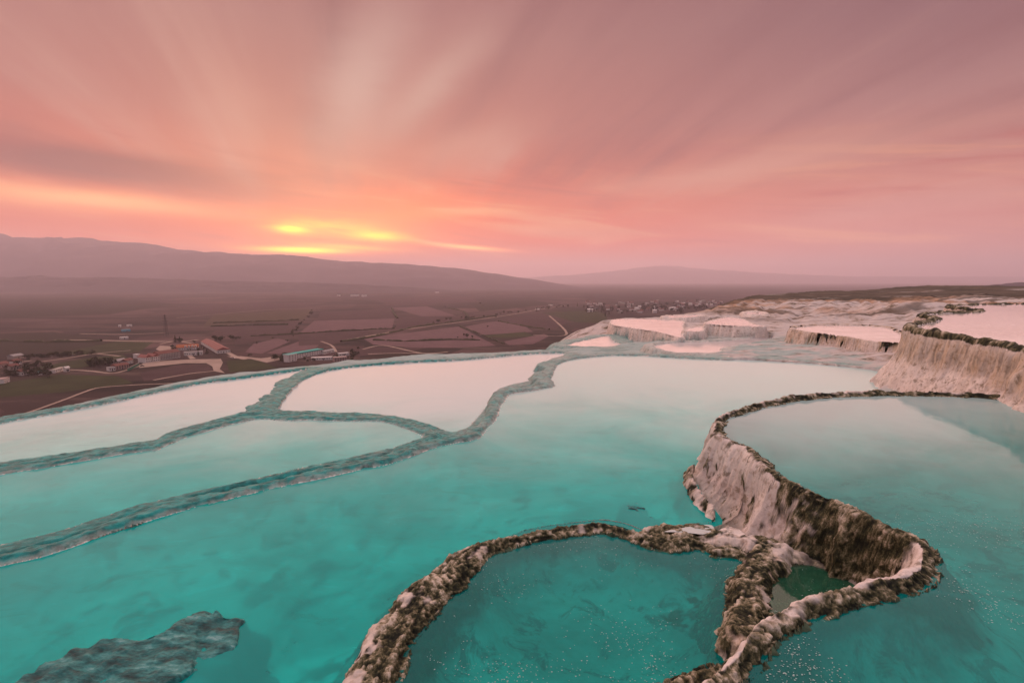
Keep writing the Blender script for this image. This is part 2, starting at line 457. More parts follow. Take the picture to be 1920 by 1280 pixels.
fl_px = [(-260, 925), (-150, 898), (0, 870), (104, 855), (250, 832), (283, 829), (300, 820), (321, 812), (383, 794), (456, 775), (490, 771), (496, 763), (502, 748), (525, 727), (547, 704), (574, 693),
         (534, 699), (487, 705), (440, 712), (365, 722), (182, 761), (0, 795), (-120, 822), (-260, 855)]
fm_px = [(524, 772), (523, 764), (533, 749), (546, 734), (571, 712), (604, 699), (643, 691), (700, 685), (780, 680), (874, 675), (967, 666), (1024, 663), (1060, 663), (1037, 675), (1019, 691), (1009, 709),
         (967, 721), (936, 731), (921, 745), (902, 775), (885, 794), (874, 804), (847, 812), (827, 804), (799, 795), (760, 785), (700, 777), (627, 776), (581, 773)]
R_px = [(1935, 762), (1900, 753), (1860, 748), (1780, 744), (1700, 742), (1620, 743), (1560, 746), (1500, 751), (1447, 761), (1401, 774), (1372, 786), (1357, 805), (1362, 823), (1401, 841), (1424, 855),
        (1447, 877), (1471, 898), (1506, 917), (1541, 934), (1566, 944), (1631, 970), (1675, 991), (1719, 1010), (1745, 1026), (1758, 1046), (1760, 1072), (1752, 1098), (1719, 1114), (1675, 1124), (1631, 1133),
        (1566, 1150), (1522, 1168), (1475, 1194), (1445, 1222), (1425, 1250), (1395, 1285), (1340, 1340), (1300, 1420), (2300, 1420), (2300, 1100), (2080, 850), (1985, 790)]
F_px = [(747, 1290), (768, 1227), (795, 1180), (835, 1130), (868, 1104), (884, 1085), (903, 1058), (922, 1040), (960, 1027), (993, 1017), (1043, 1009), (1085, 1004), (1120, 999), (1152, 1003), (1185, 1014), (1218, 1028),
        (1256, 1034), (1307, 1030), (1338, 1045), (1369, 1042), (1395, 1051), (1410, 1056), (1388, 1072), (1373, 1088), (1366, 1110), (1364, 1153), (1371, 1197), (1371, 1219), (1352, 1240), (1307, 1258), (1250, 1282), (1190, 1330), (1120, 1420), (700, 1420)]
S_px = [(1470, 1062), (1450, 1085), (1442, 1115), (1440, 1140), (1455, 1160), (1500, 1140), (1560, 1122), (1600, 1112), (1590, 1092), (1555, 1072), (1510, 1058)]
A_px = [(1146, 605), (1153, 610), (1190, 616), (1228, 621), (1250, 626), (1268, 631), (1278, 631), (1279, 612), (1278, 601), (1240, 599), (1180, 598), (1152, 599)]
A2_px = [(1285, 620), (1295, 615), (1314, 612), (1313, 622)]
B_px = [(1322, 606), (1345, 609), (1400, 612), (1432, 612), (1410, 607), (1396, 600), (1380, 596), (1364, 595), (1343, 599)]
E_px = [(1248, 595), (1254, 592), (1280, 591), (1318, 591), (1308, 594), (1279, 596)]
E2_px = [(1398, 587), (1412, 584), (1428, 586), (1432, 589), (1410, 590)]
C_px = [(1489, 618), (1500, 613), (1530, 610), (1600, 610), (1640, 612), (1662, 614), (1680, 622), (1698, 632), (1705, 646), (1690, 646), (1640, 641), (1560, 629), (1510, 622)]
D_px = [(1226, 650), (1262, 643), (1350, 640), (1425, 633), (1447, 633), (1440, 639), (1385, 648), (1352, 653), (1345, 661), (1270, 662)]
H_px = [(1066, 648), (1080, 642), (1115, 634), (1140, 630), (1150, 640), (1165, 647), (1130, 651)]
G_px = [(2300, 745), (2060, 690), (1920, 652), (1860, 642), (1800, 632), (1740, 622), (1714, 614), (1736, 607), (1769, 599), (1733, 592), (1760, 588), (1829, 586), (1844, 582), (1783, 576), (1797, 573), (1863, 571), (1960, 570), (2300, 568)]

# name, outline, level, rim height, rim width, wall profile [(distance, drop)], depth of water, flute, options
T = {}
def terrace(key, px, z, rh, rw, prof, depth, flute=0.0, bowl=0.7, pl=None, sub=3):
    T[key] = dict(poly=smooth_closed(pl if pl is not None else plan(px, z), sub), z=z, rh=rh, rw=rw, prof=np.array(prof, float), depth=depth, flute=flute, bowl=bowl)
LOWP = [(0, 0), (0.08, 0.05), (0.20, 0.22), (0.45, 0.55), (0.9, 0.9)]
OUTP = [(0, 0), (0.3, 0.06), (0.7, 0.35), (1.2, 1.0), (3, 3.2)]
TALL = [(0, 0), (0.04, 0.10), (0.14, 0.75), (0.30, 1.20), (1.0, 1.6)]
terrace('fl', fl_px, -0.20, 0.06, 0.45, OUTP, 0.5)
terrace('fm', fm_px, -0.20, 0.06, 0.50, OUTP, 0.5)
terrace('ml', ml_px, -0.12, 0.05, 0.30, LOWP, 0.5)
terrace('h', H_px, -0.55, 0.05, 0.8, OUTP, 0.4)
terrace('d', D_px, -0.10, 0.06, 0.5, LOWP, 0.4)
terrace('main', None, 0.0, 0.06, 0.34, LOWP, 0.75, pl=main, bowl=1.0)
terrace('f', F_px, 0.05, 0.07, 0.10, [(0, 0), (0.08, 0.05), (0.18, 0.18), (0.4, 0.5), (0.8, 0.9)], 0.6, bowl=0.6)
terrace('s', S_px, 0.14, 0.08, 0.10, [(0, 0), (0.1, 0.03), (0.25, 0.10), (0.5, 0.35), (0.9, 0.9)], 0.35, bowl=0.3)
terrace('b', B_px, 0.68, 0.04, 0.16, TALL, 0.4)
terrace('e2', E2_px, 0.45, 0.06, 0.5, TALL, 0.4)
terrace('e', E_px, 0.30, 0.06, 0.4, TALL, 0.4)
terrace('c', C_px, 0.80, 0.06, 0.32, TALL, 0.4, flute=0.10)
terrace('a2', A2_px, 0.40, 0.05, 0.2, TALL, 0.3)
terrace('a', A_px, 0.20, 0.04, 0.14, TALL, 0.4, flute=0.04)
terrace('r', R_px, 0.90, 0.07, 0.17, [(0, 0), (0.05, 0.06), (0.11, 0.26), (0.19, 0.58), (0.31, 0.90), (0.48, 1.15), (0.9, 1.6)], 0.8, flute=0.12, bowl=1.0)
terrace('g', G_px, 2.20, 0.08, 0.22, [(0, 0), (0.08, 0.08), (0.16, 0.6), (0.28, 1.1), (0.48, 1.5), (0.72, 1.95), (0.95, 2.4), (1.3, 2.9)], 0.5, flute=0.12)

# ------------------------------------------------------------------ base ground under the terraces
ctrl = [(200, 850, -0.7), (700, 720, -0.8), (1000, 655, -0.7), (1150, 655, -0.5), (1250, 645, -0.3), (1300, 636, -0.2), (1380, 640, -0.15), (1450, 640, 0.02), (1500, 665, 0.05), (1560, 660, 0.18), (1600, 680, 0.06),
        (1650, 690, 0.12), (1690, 705, 0.22), (1600, 652, 0.26), (1680, 660, 0.42), (1440, 618, 0.25), (1480, 604, 0.2), (1560, 604, 0.15), (1640, 604, 0.3), (1700, 605, 0.7),
        (1180, 640, -0.7), (1150, 641, -1.2), (1300, 600, -0.1), (1330, 592, 0.2), (1450, 592, 0.2), (1520, 590, 0.25), (1620, 592, 0.5), (1700, 585, 1.0), (1500, 578, 0.6), (1600, 577, 0.8), (1480, 567, 1.1), (1560, 566, 1.3),
        (1650, 566, 1.5), (1720, 567, 1.7), (1800, 565, 1.7), (1400, 576, 0.7), (1900, 562, 1.9)]
cpt = np.array([np.append(U(x, y, z)[:2], z) for x, y, z in ctrl]
               + [[-30, 10, -0.8], [0, 3, -0.8], [5, 12, -0.8], [10, 14, -0.4], [20, 10, 1.8], [30, 20, 2.0], [60, 60, 2.0], [60, 110, -0.8], [110, 120, -0.6], [100, 180, -1.0], [170, 220, -1.0], [200, 120, 2.0], [250, 250, 0.5], [330, 330, 0]])
edge_px = [(-60, 783), (0, 770), (100, 750), (200, 731), (300, 712), (400, 694), (500, 682), (570, 676), (640, 667), (750, 660), (850, 655), (950, 650), (1030, 645), (1060, 642), (1080, 636), (1120, 631)]
edge = np.vstack([[[-60, 4.0], [-30, 12.0]], plan(edge_px, -0.5), [[8.2, 46], [9.6, 52.5], [17, 56], [25, 62], [32, 72], [51, 117], [91, 178], [133, 228], [170, 262], [260, 300], [400, 330], [600, 340], [600, -60], [-60, -60]]])

def seg_dist(P, poly):
    """distance to a closed outline, arc position of the nearest point, inside flag"""
    best = np.full(len(P), 1e9); arc = np.zeros(len(P)); ins = np.zeros(len(P), bool)
    A = poly; B = np.roll(poly, -1, 0); s0 = 0.0
    x, y = P[:, 0], P[:, 1]
    for a, b in zip(A, B):
        e = b - a; L2 = e @ e + 1e-12
        t = np.clip(((x - a[0]) * e[0] + (y - a[1]) * e[1]) / L2, 0, 1)
        d = (x - a[0] - t * e[0]) ** 2 + (y - a[1] - t * e[1]) ** 2
        m = d < best; best[m] = d[m]; arc[m] = s0 + t[m] * math.sqrt(L2)
        if a[1] != b[1]:
            c1 = (a[1] > y) != (b[1] > y)
            ins ^= c1 & (x < (b[0] - a[0]) * (y - a[1]) / (b[1] - a[1]) + a[0])
        s0 += math.sqrt(L2)
    return np.sqrt(best), arc, ins

def base_height(P):
    num = np.zeros(len(P)); dn = np.zeros(len(P))
    for a in cpt:
        d2 = (P[:, 0] - a[0]) ** 2 + (P[:, 1] - a[1]) ** 2
        sc2 = (0.04 * math.hypot(a[0], a[1]) + 0.5) ** 2
        w_ = 1.0 / (d2 / sc2 + 0.3) ** 2
        num += w_ * a[2]; dn += w_
    z = num / dn
    d, arc, ins = seg_dist(P, edge)
    dd = np.where(ins, -d, d)
    P3 = np.column_stack([P, np.zeros(len(P))])
    z = z + 0.10 * fbm(P3 * 0.5, 4, 11) * sstep(P[:, 1], 15, 30)
    # slanting ribs on the pale slope to the right
    q = np.column_stack([P[:, 0] * 0.55 - P[:, 1] * 0.35, P[:, 0] * 0.06 + P[:, 1] * 0.12, np.zeros(len(P))])
    rib = np.abs(fbm(q * 0.9, 4, 23))
    zone = sstep(P[:, 1], 42, 52) * (1 - sstep(P[:, 1], 80, 105)) * sstep(P[:, 0], 14, 24)
    z = z + zone * (0.5 - rib * 2.2) * 0.38
    z = z + (sstep(P[:, 1], 75, 120)) * 1.0 * fbm(P3 * 0.03, 4, 31)
    q2 = P3 * 0.02
    slope = 0.42 + 0.10 * fbm(q2, 3, 41)
    dl = np.maximum(dd + 1.3 * (1 - sstep(P[:, 0], 3, 7)) + 0.35 * fbm(P3 * 0.4, 3, 43), 0)
    z = z - np.where(dl > 0, slope * dl * sstep(dl, -2, 9) + 0.6 * sstep(dl, 0, 2.0) + 2.0 * (fbm(P3 * 0.05, 4, 47)) * sstep(dl, 10, 60), 0)
    return np.maximum(z, -103.0), dd

def height(P):
    H, de = base_height(P)
    own = np.zeros(len(P), np.int32); wl = np.full(len(P), -1e3)       # owner: 0 ground, +k rim of terrace k, -k floor of it
    dwall = np.zeros(len(P)); arcs = np.zeros(len(P)); din = np.zeros(len(P))
    P3 = np.column_stack([P, np.zeros(len(P))])
    for k, (key, t) in enumerate(T.items(), 1):
        reach = t['rw'] + t['prof'][-1, 0] + 0.3
        lo, hi_ = t['poly'].min(0) - reach, t['poly'].max(0) + reach
        sel = np.where((P[:, 0] > lo[0]) & (P[:, 0] < hi_[0]) & (P[:, 1] > lo[1]) & (P[:, 1] < hi_[1]))[0]
        if not len(sel): continue
        d, arc, ins = seg_dist(P[sel], t['poly'])
        p3 = P3[sel]
        far = np.clip(np.hypot(p3[:, 0], p3[:, 1]) / 12.0, 0.6, 2.5)
        d = np.where(ins, d, d)
        # wavering edges
        wob = 0.05 * fbm(p3 * 2.2, 4, 60 + k) * far
        sd = np.where(ins, -d, d) + wob
        ins2 = sd < 0
        arc3 = np.column_stack([arc * (1.7 if key == 'r' else 3.0) / np.clip(far, .8, 2), np.full(len(arc), k * 7.0), d * 0.5])
        fl = t['flute'] * (np.abs(fbm(arc3, 3, 80 + k)) * 2 - 0.5)
        rw = t['rw'] * np.maximum(1 + (0.35 if t['z'] > 0.02 else 0.75) * fbm(p3 * 0.8, 4, 90 + k), 0.25)
        if key == 'f': rw = rw * (1 + 4.0 * sstep(-p3[:, 0], -0.1, 1.5))
        if key == 'main': rw = rw * (1 + 0.9 * sstep(p3[:, 1], 16, 24))
        tt = np.maximum(sd - rw, 0); tt = np.maximum(tt + np.where(tt > 0, fl * sstep(tt, 0, .25), 0), 0)
        rimtop = t['z'] + t['rh'] * (sstep(sd, -0.02, 0.14) * 1.5 - 0.15 + 0.5 * fbm(p3 * 1.6, 3, 100 + k))
        wallz = rimtop - np.interp(tt, t['prof'][:, 0], t['prof'][:, 1])
        wallz = np.where(sd > reach - 0.3, -99, wallz)
        dep = t['depth'] * (1 - np.exp(-np.maximum(-sd, 0) / (t['bowl'] * 0.45)))
        flo = t['z'] + 0.02 - dep + 0.10 * fbm(p3 * 1.3, 4, 110 + k) * np.clip(dep * 2, 0, 1)
        cur = H[sel]; o = own[sel]
        up = (~ins2) & (wallz > cur)
        if key == 'main':                                              # the nearest pool has its own rim
            up &= ~((p3[:, 0] > -3.2) & (p3[:, 1] < 10.6))
        cur[up] = wallz[up]; o[up] = k
        cur[ins2] = flo[ins2]; o[ins2] = -k
        H[sel] = cur; own[sel] = o
        ch = up | ins2
        idx = sel[ch]; wl[idx] = t['z']; dwall[idx] = sd[ch]; arcs[idx] = arc[ch]
    return H, own, wl, dwall, arcs, de

KEYS = list(T.keys()); KID = {k: i + 1 for i, k in enumerate(KEYS)}

def line_dist(P, pts):
    best = np.full(len(P), 1e9); tt = np.zeros(len(P)); n = len(pts) - 1
    for i in range(n):
        a, b = pts[i], pts[i + 1]; e = b - a; L2 = e @ e
        t = np.clip(((P[:, 0] - a[0]) * e[0] + (P[:, 1] - a[1]) * e[1]) / L2, 0, 1)
        d = np.hypot(P[:, 0] - a[0] - t * e[0], P[:, 1] - a[1] - t * e[1])
        m = d < best; best[m] = d[m]; tt[m] = (i + t[m]) / n
    return best, tt

# extra ridges and rocks that rise out of the pools: key, line (px), level of the line, top heights, half width, fall
EXTRA = {
    'ledge': dict(px=[(1318, 868), (1310, 900), (1322, 930), (1348, 962), (1385, 995), (1425, 1020), (1455, 1045)], z=0.0, top=[0.30, 0.22, 0.20, 0.18, 0.26, 0.24, 0.2], hw=0.13, fall=0.55),
    'shelf': dict(px=[(1225, 1003), (1265, 1000), (1310, 1000), (1350, 1010), (1395, 1012), (1430, 1030)], z=0.1, top=[0.12, 0.16, 0.17, 0.20, 0.24, 0.24], hw=0.15, fall=0.45),
    'divide': dict(px=[(1450, 1040), (1428, 1062), (1410, 1090), (1402, 1120), (1402, 1160), (1408, 1190), (1408, 1215)], z=0.15, top=[0.30, 0.30, 0.28, 0.27, 0.27, 0.26, 0.35], hw=0.12, fall=0.40),
    'sunk': dict(px=[(0, 1340), (100, 1270), (180, 1226), (250, 1222), (310, 1200), (375, 1172), (425, 1168)], z=-0.02, top=[0.10, 0.11, 0.105, 0.095, 0.11, 0.11, 0.07], hw=0.05, fall=0.4),
    'weed': dict(px=[(1172, 950), (1195, 965), (1222, 980), (1240, 990)], z=-0.1, top=[-0.03, -0.02, -0.02, -0.05], hw=0.06, fall=0.12),
}
for e in EXTRA.values(): e['line'] = plan(e['px'], e['z'])
EID = {k: 100 + i for i, k in enumerate(EXTRA)}

# ------------------------------------------------------------------ grid
th = np.concatenate([np.linspace(R(-66), R(-48.2), 24), np.arange(R(-48), R(48), 0.0026), np.linspace(R(48.2), R(66), 24)])
def logs(a, b, s): return np.exp(np.arange(math.log(a), math.log(b), s))
rr = np.concatenate([logs(3.0, 5.6, 0.0027), logs(5.6, 10.3, 0.0015), logs(10.3, 12.6, 0.0027), logs(12.6, 21.0, 0.0020), logs(21.0, 48, 0.0040), logs(48, 92, 0.008)])
TH, RR = np.meshgrid(th, rr)
nR, nT = TH.shape
P = np.column_stack([(RR * np.sin(TH)).ravel(), (RR * np.cos(TH)).ravel()])
H, own, wl, dwall, arcs, de = height(P)
P3 = np.column_stack([P, H])
for key, e in EXTRA.items():
    L = e['line']; reach = e['hw'] + e['fall'] + 0.6
    lo, hi_ = L.min(0) - reach, L.max(0) + reach
    sel = np.where((P[:, 0] > lo[0]) & (P[:, 0] < hi_[0]) & (P[:, 1] > lo[1]) & (P[:, 1] < hi_[1]))[0]
    d, t = line_dist(P[sel], L)
    q = np.column_stack([P[sel], np.zeros(len(sel))])
    d = d + (0.25 if key in ('sunk', 'weed') else 0.10) * fbm(q * 2.5, 5, EID[key])
    top = np.interp(t, np.linspace(0, 1, len(e['top'])), e['top'])
    x = np.maximum(d - e['hw'], 0)
    if key == 'sunk':      # broken bed of rock sloping down towards the viewer
        sidev = (P[sel][:, 1] < np.interp(P[sel][:, 0], L[:, 0], L[:, 1]))
        z = top - np.where(sidev, x * 0.09, x * 1.6) + 0.045 * fbm(q * np.array([2.6, 5.0, 1]), 6, 333, 0.62) - 0.02
        z = np.where(x > 0.65, z - (x - 0.65) * 1.2, z) - 1.6 * np.maximum(P[sel][:, 0] + 3.05 + 0.5 * fbm(q * 1.8, 4, 335), 0)
    else:
        z = top - 1.2 * x ** 1.4 / e['fall'] + 0.05 * fbm(q * 3.0, 4, 321) * sstep(x, -0.1, 0.1)
    up = z > H[sel]
    if key in ('divide', 'shelf', 'ledge'): up &= own[sel] != KID['r']
    idx = sel[up]; H[idx] = z[up]; own[idx] = EID[key]; dwall[idx] = d[up] ; wl[idx] = 0.05

# ---- masks of moss, teal tint and warm stain
P3 = np.column_stack([P, H])
r_ = np.hypot(P[:, 0], P[:, 1])
moss = np.zeros(len(P)); teal = np.zeros(len(P)); warm_m = np.zeros(len(P))
nm = fbm(P3 * np.array([1.6, 1.6, 1.1]), 5, 200); nm2 = fbm(P3 * 5.0, 4, 210)
for key in ('main', 'ml', 'fl', 'fm', 'd', 'h'):
    m = own == KID[key]
    lr = sstep(-P[:, 0] - P[:, 1] * 0.25, -6.0, 3.0)      # teal colour grading put into the rims, deeper towards the near left end
    teal[m] = np.clip(0.72 + 0.45 * lr + 0.25 * nm + 0.15 * nm2, 0, 1)[m]
edge_ = np.zeros(len(P), bool)
for key in ('main', 'ml', 'fl', 'fm'): edge_ |= own == KID[key]
teal[edge_] *= (1 - 0.30 * sstep(0.10 - np.abs(dwall - 0.02) + 0.10 * nm2, 0.02, 0.08) * (1 - sstep(P[:, 1], 18, 22)))[edge_]
m = own == KID['main']; x_ = sstep(P[:, 0] - 0.28 * P[:, 1], 8.5, 13.0); teal[m] *= (1 - 0.7 * x_[m])
m = own == KID['d']; teal[m] *= 0.55
m = own == KID['r']
mr = 0.62 * np.exp(-np.maximum(dwall, 0) / 0.22) + 0.30 * nm + 0.10 * nm2 + 0.06
tip = np.exp(-(((P[:, 0] - 4.45) / 0.75) ** 2 + ((P[:, 1] - 6.35) / 1.25) ** 2))
mr = mr + 0.42 * tip + 0.2
bare = sstep((P[:, 1] - 7.25) / 0.9 + 2.0 * nm + 1.0 * nm2 - 0.25 * sstep(dwall, 0.3, 0.7), -0.35, 0.5) * (1 - sstep(P[:, 1], 10.2, 11.2)) * sstep(dwall + 0.16 * nm + 0.10 * nm2, 0.19, 0.27)
mr = mr - bare * (0.62 - 1.9 * np.clip(fbm(P3 * np.array([3.6, 3.6, 2.6]), 5, 215, 0.6), -0.1, 1.0)) - 0.75 * np.clip(fbm(P3 * 3.1, 4, 219) - 0.08, 0, 1) * sstep(dwall, 0.15, 0.3)
arm = sstep(-P[:, 1], -5.9, -5.4) * sstep(dwall + 0.05 * nm + 0.02 * nm2, 0.14, 0.19) * (1 - sstep(dwall + 0.05 * nm2, 0.27, 0.34) * (1 - sstep(P[:, 0], 4.0, 4.5)))
mr = mr - 0.7 * arm
moss[m] = (mr + 0.30 * fbm(P3 * 9.0, 4, 216))[m]
warm_m[m] = np.clip(0.04 + 0.55 * nm + 0.3 * (0.3 - H), 0, 1)[m]
nm3 = fbm(P3 * 9.0, 4, 216)
m = own == KID['f']; moss[m] = (0.82 + 0.45 * nm + 0.30 * nm2 + 0.45 * nm3 - 0.35 * sstep(dwall, 0.26, 0.36) * sstep(nm2, -0.3, 0.2))[m]; warm_m[m] = 0.3
m = own == KID['s']; moss[m] = (0.6 + 0.6 * nm + 0.2 * nm2)[m]; warm_m[m] = 0.3
for key, b in (('ledge', 0.45), ('shelf', 0.60), ('divide', 0.52), ('sunk', 0.70), ('weed', 0.9)):
    m = own == EID[key]; moss[m] = (b + 0.6 * nm + 0.35 * nm2 + 0.4 * nm3)[m]; warm_m[m] = np.clip(0.3 + nm, 0, 1)[m]
m = own == EID['sunk']; teal[m] = 1.0; moss[m] = 0
m = own == KID['g']
hh = (2.3 - H)
moss[m] = (1.10 - hh * 4.6 + 0.5 * nm + 0.3 * nm2 + 0.25 * np.clip((P[:, 0] - 11) / 4, 0, 1))[m]
warm_m[m] = np.clip(sstep(hh, 0.1, 0.35) * (1 - sstep(hh + 0.35 * nm, 0.9, 1.35)) * 0.65 + 0.04 + 0.4 * fbm(np.column_stack([arcs * 4.5, H * 0.8, 0 * H]), 4, 217), 0, 1)[m]
m = own == KID['c']; moss[m] = (0.36 + 0.9 * nm + 0.3 * nm2 - 0.2 * sstep(dwall, .5, .9))[m]; warm_m[m] = np.clip(0.75 + nm, 0, 1)[m]
for key in ('a', 'a2', 'b', 'e', 'e2'):
    m = own == KID[key]; warm_m[m] = np.clip(0.12 + 0.35 * nm, 0, 1)[m]
m = own == 0
white = np.clip(1.25 - sstep(de + 3.0 * fbm(P3 * 0.3, 4, 222), 0.5, 9.0) * 1.3, 0, 1) * (1 - sstep(r_ + 14 * fbm(P3 * 0.08, 4, 232), 70, 84))
white *= 1 - 0.75 * sstep(fbm(P3 * np.array([0.10, 0.35, 0.3]), 4, 244), 0.12, 0.32) * sstep(r_, 48, 58)
g_up = sstep(r_, 57, 70) * sstep(fbm(P3 * np.array([0.22, 0.22, 0.6]), 4, 251), -0.25, 0.25)
warm_m[m] = np.clip(0.08 + 0.85 * g_up, 0, 1)[m]
teal[m] = (0.65 * sstep(0.42 - H + 0.5 * nm, 0.1, 0.5) * (1 - sstep(r_, 36, 44)) * sstep(P[:, 1], 12, 16))[m]
# moss on the shallow inner slope under water
fl_moss = np.zeros(len(P))
for key, wdt in (('r', 0.5), ('f', 0.25), ('s', 0.5)):
    m = own == -KID[key]; fl_moss[m] = np.clip(np.maximum(np.exp(dwall / wdt) * 1.3 * (0.7 + 0.9 * nm), np.exp(dwall / 0.16)), 0, 1)[m]
m = own == -KID['r']; fl_moss[m] = np.maximum(fl_moss[m], (0.8 * sstep(nm, 0.05, 0.35) * sstep(-P[:, 1], -6.4, -5.0))[m])
m = own == -KID['f']; fl_moss[m] = np.maximum(fl_moss[m], (0.8 * sstep(nm, 0.1, 0.4) * sstep(P[:, 0], 0.9, 2.4))[m])
m = own == -KID['main']; fl_moss[m] = np.maximum(fl_moss[m], (0.55 * sstep(nm, 0.22, 0.45))[m])

# ---- real relief along the surface normal
G3 = P3.reshape(nR, nT, 3)
def normals(G):
    a = np.gradient(G, axis=1); b = np.gradient(G, axis=0)
    n = np.cross(a, b); return n / (np.linalg.norm(n, axis=2, keepdims=True) + 1e-12)
NRM = normals(G3).reshape(-1, 3)
NRM[NRM[:, 2] < 0] *= -1
knob = np.zeros(len(P))
disp = np.zeros(len(P))
solid = (own != 0) & ((own > 0))
big = np.clip(r_ / 9.0, 0.75, 3.0)
mall = np.where(own < 0, fl_moss, moss)
idx = np.where((own != 0) & (mall > 0.25))[0]
pw = P3[idx] + 0.05 * np.column_stack([fbm(P3[idx] * 7, 3, 71), fbm(P3[idx] * 7, 3, 72), fbm(P3[idx] * 7, 3, 73)])
sc_ = np.where(r_[idx] > 11, 0.6, 1.0)[:, None]
f1, cid = worley(pw * np.array([24.0, 24.0, 20.0]) * sc_, 5); f2, cid2 = worley(pw * 11.0 * sc_, 9)
s_ = sstep(mall[idx], 0.3, 0.6) * np.where(own[idx] < 0, np.exp(dwall[idx] / 0.15), 1.0)
far1 = np.clip(r_[idx] / 8.0, 0.8, 2.5)
sa = np.column_stack([arcs[idx] * 24 / far1 + 2.5 * nm2[idx], dwall[idx] * 9 + 2.0 * nm2[idx], H[idx] * 5])
strand = fbm(sa, 4, 77)
wlump = sstep(fbm(P3[idx] * 2.3, 3, 78), -0.15, 0.25)                  # where the crust is knobbly, elsewhere hanging strands
wlump = np.where((own[idx] == KID['r']) & (dwall[idx] > 0.2), np.maximum(wlump, 0.85), wlump)
fine = fbm(P3[idx] * 22.0, 4, 79)
strata = fbm(np.column_stack([arcs[idx] * 2.6, dwall[idx] * 15 + H[idx] * 9 + 1.5 * nm2[idx], 0 * arcs[idx]]), 4, 76)
knob[idx] = np.clip(0.5 + 0.9 * ((1 - wlump) * strand + wlump * ((0.55 - f1) * 0.45 + (cid - 0.5) * 0.2) + 0.75 * fine + 0.6 * strata), 0, 1)
rdg = 0.5 - np.abs(fbm(pw * np.array([9, 9, 7]), 5, 75, 0.6)) * 2
disp[idx] += s_ * (wlump * ((0.58 - f1) * 0.020 * (0.3 + cid) + (0.5 - f2) * 0.026 * (0.2 + cid2)) + (1 - wlump) * 0.022 * strand + 0.027 * fine + 0.026 * rdg + 0.034 * strata + 0.06 * fbm(P3[idx] * 3.5, 4, 74))
idx = np.where(solid)[0]
pb = P3[idx]
disp[idx] += (1 - sstep(moss[idx], 0.35, 0.65)) * (1 - 0.65 * teal[idx]) * (0.055 * fbm(pb * np.array([3.2, 3.2, 2.4]), 5, 301) + 0.022 * fbm(pb * 13, 4, 302))
idx = np.where((own == KID['r']) & (dwall > 0.12))[0]
disp[idx] += 0.10 * (fbm(P3[idx] * np.array([2.6, 2.6, 1.5]), 4, 401) - 0.15) * sstep(dwall[idx], 0.12, 0.35)
idx = np.where(solid & (teal > 0.25))[0]
f1, cid = worley(P3[idx] * 5.5, 15)
disp[idx] += teal[idx] * ((0.55 - f1) * 0.022 + 0.018 * fbm(P3[idx] * 11, 3, 303))
idx = np.where(own == KID['g'])[0]
disp[idx] += 0.07 * fbm(np.column_stack([arcs[idx] * 2.6, H[idx] * 0.7, np.zeros(len(idx))]), 4, 310) + 0.09 * fbm(P3[idx] * np.array([3.5, 3.5, 4.5]), 5, 311)
idx = np.where(own == 0)[0]
disp[idx] += 0.06 * fbm(P3[idx] * 1.7, 5, 305) * sstep(r_[idx], 14, 25)
idx = np.where((own < 0))[0]
disp[idx] += fl_moss[idx] * 0.06 * np.abs(fbm(P3[idx] * 9, 4, 306))
V = P3 + NRM * disp[:, None]
V[:, 2] = np.where(np.isin(own, [EID['sunk']]), np.minimum(V[:, 2], 0.16), V[:, 2])

quad = (np.arange(nR - 1)[:, None] * nT + np.arange(nT - 1)[None, :]).ravel()
Q = np.column_stack([quad, quad + 1, quad + 1 + nT, quad + nT])
oq = own[Q]
fo = oq.max(axis=1)                                        # a face belongs to the highest rim that owns a corner of it

def part_mesh(name, fsel, mat):
    f = Q[fsel]; ids, inv = np.unique(f.ravel(), return_inverse=True)
    at = dict(moss=np.where(own[ids] < 0, fl_moss[ids], moss[ids]), teal=teal[ids], warm=warm_m[ids], knob=knob[ids], white=white[ids])
    return mesh_np(name, V[ids], inv.reshape(-1, 4), mat, at)

RIMS = {
    'main': ('stone_rim', 'long teal stone rim winding round the big central pool from left edge to right shore', 'stone rim'),
    'ml': ('stone_rim', 'pale teal rim on the far side of the lens shaped left pool', 'stone rim'),
    'fl': ('stone_rim', 'outer pale rim of the far left pool, along the drop to the valley', 'stone rim'),
    'fm': ('stone_rim', 'outer rim of the pink middle pool below the white building in the valley', 'stone rim'),
    'h': ('travertine_ledge', 'low white ledge left of the white terrace block, at the drop to the valley', 'stone ledge'),
    'd': ('stone_rim', 'thin rim round the narrow pink pool just behind the big central pool', 'stone rim'),
    'f': ('stone_rim', 'brown mossy rim curving round the nearest teal pool at the bottom centre', 'mossy rim'),
    's': ('stone_rim', 'low rim round the small dark green pool below the mossy wall', 'mossy rim'),
    'b': ('travertine_terrace', 'pale terrace wall under the small pink pool right of the square white terrace', 'stone terrace'),
    'e2': ('travertine_terrace', 'smallest pale terrace with a tiny pool, at the foot of the white slope', 'stone terrace'),
    'e': ('travertine_terrace', 'flat white terrace peeping out behind the square white terrace', 'stone terrace'),
    'c': ('travertine_terrace', 'brown stained terrace wall under the wide pink pool left of the tall cliff', 'stone terrace'),
    'a2': ('travertine_terrace', 'tiny pale terrace wedged between the two white terraces by the valley', 'stone terrace'),
    'a': ('travertine_terrace', 'square white terrace with a smooth front wall standing at the edge of the valley', 'stone terrace'),
    'r': ('travertine_wall', 'mossy stone wall curling round the upper right pool, bare pink stone on its left face', 'stone wall'),
    'g': ('travertine_cliff', 'tall fluted ochre cliff under the highest pool at the right edge', 'cliff'),
}
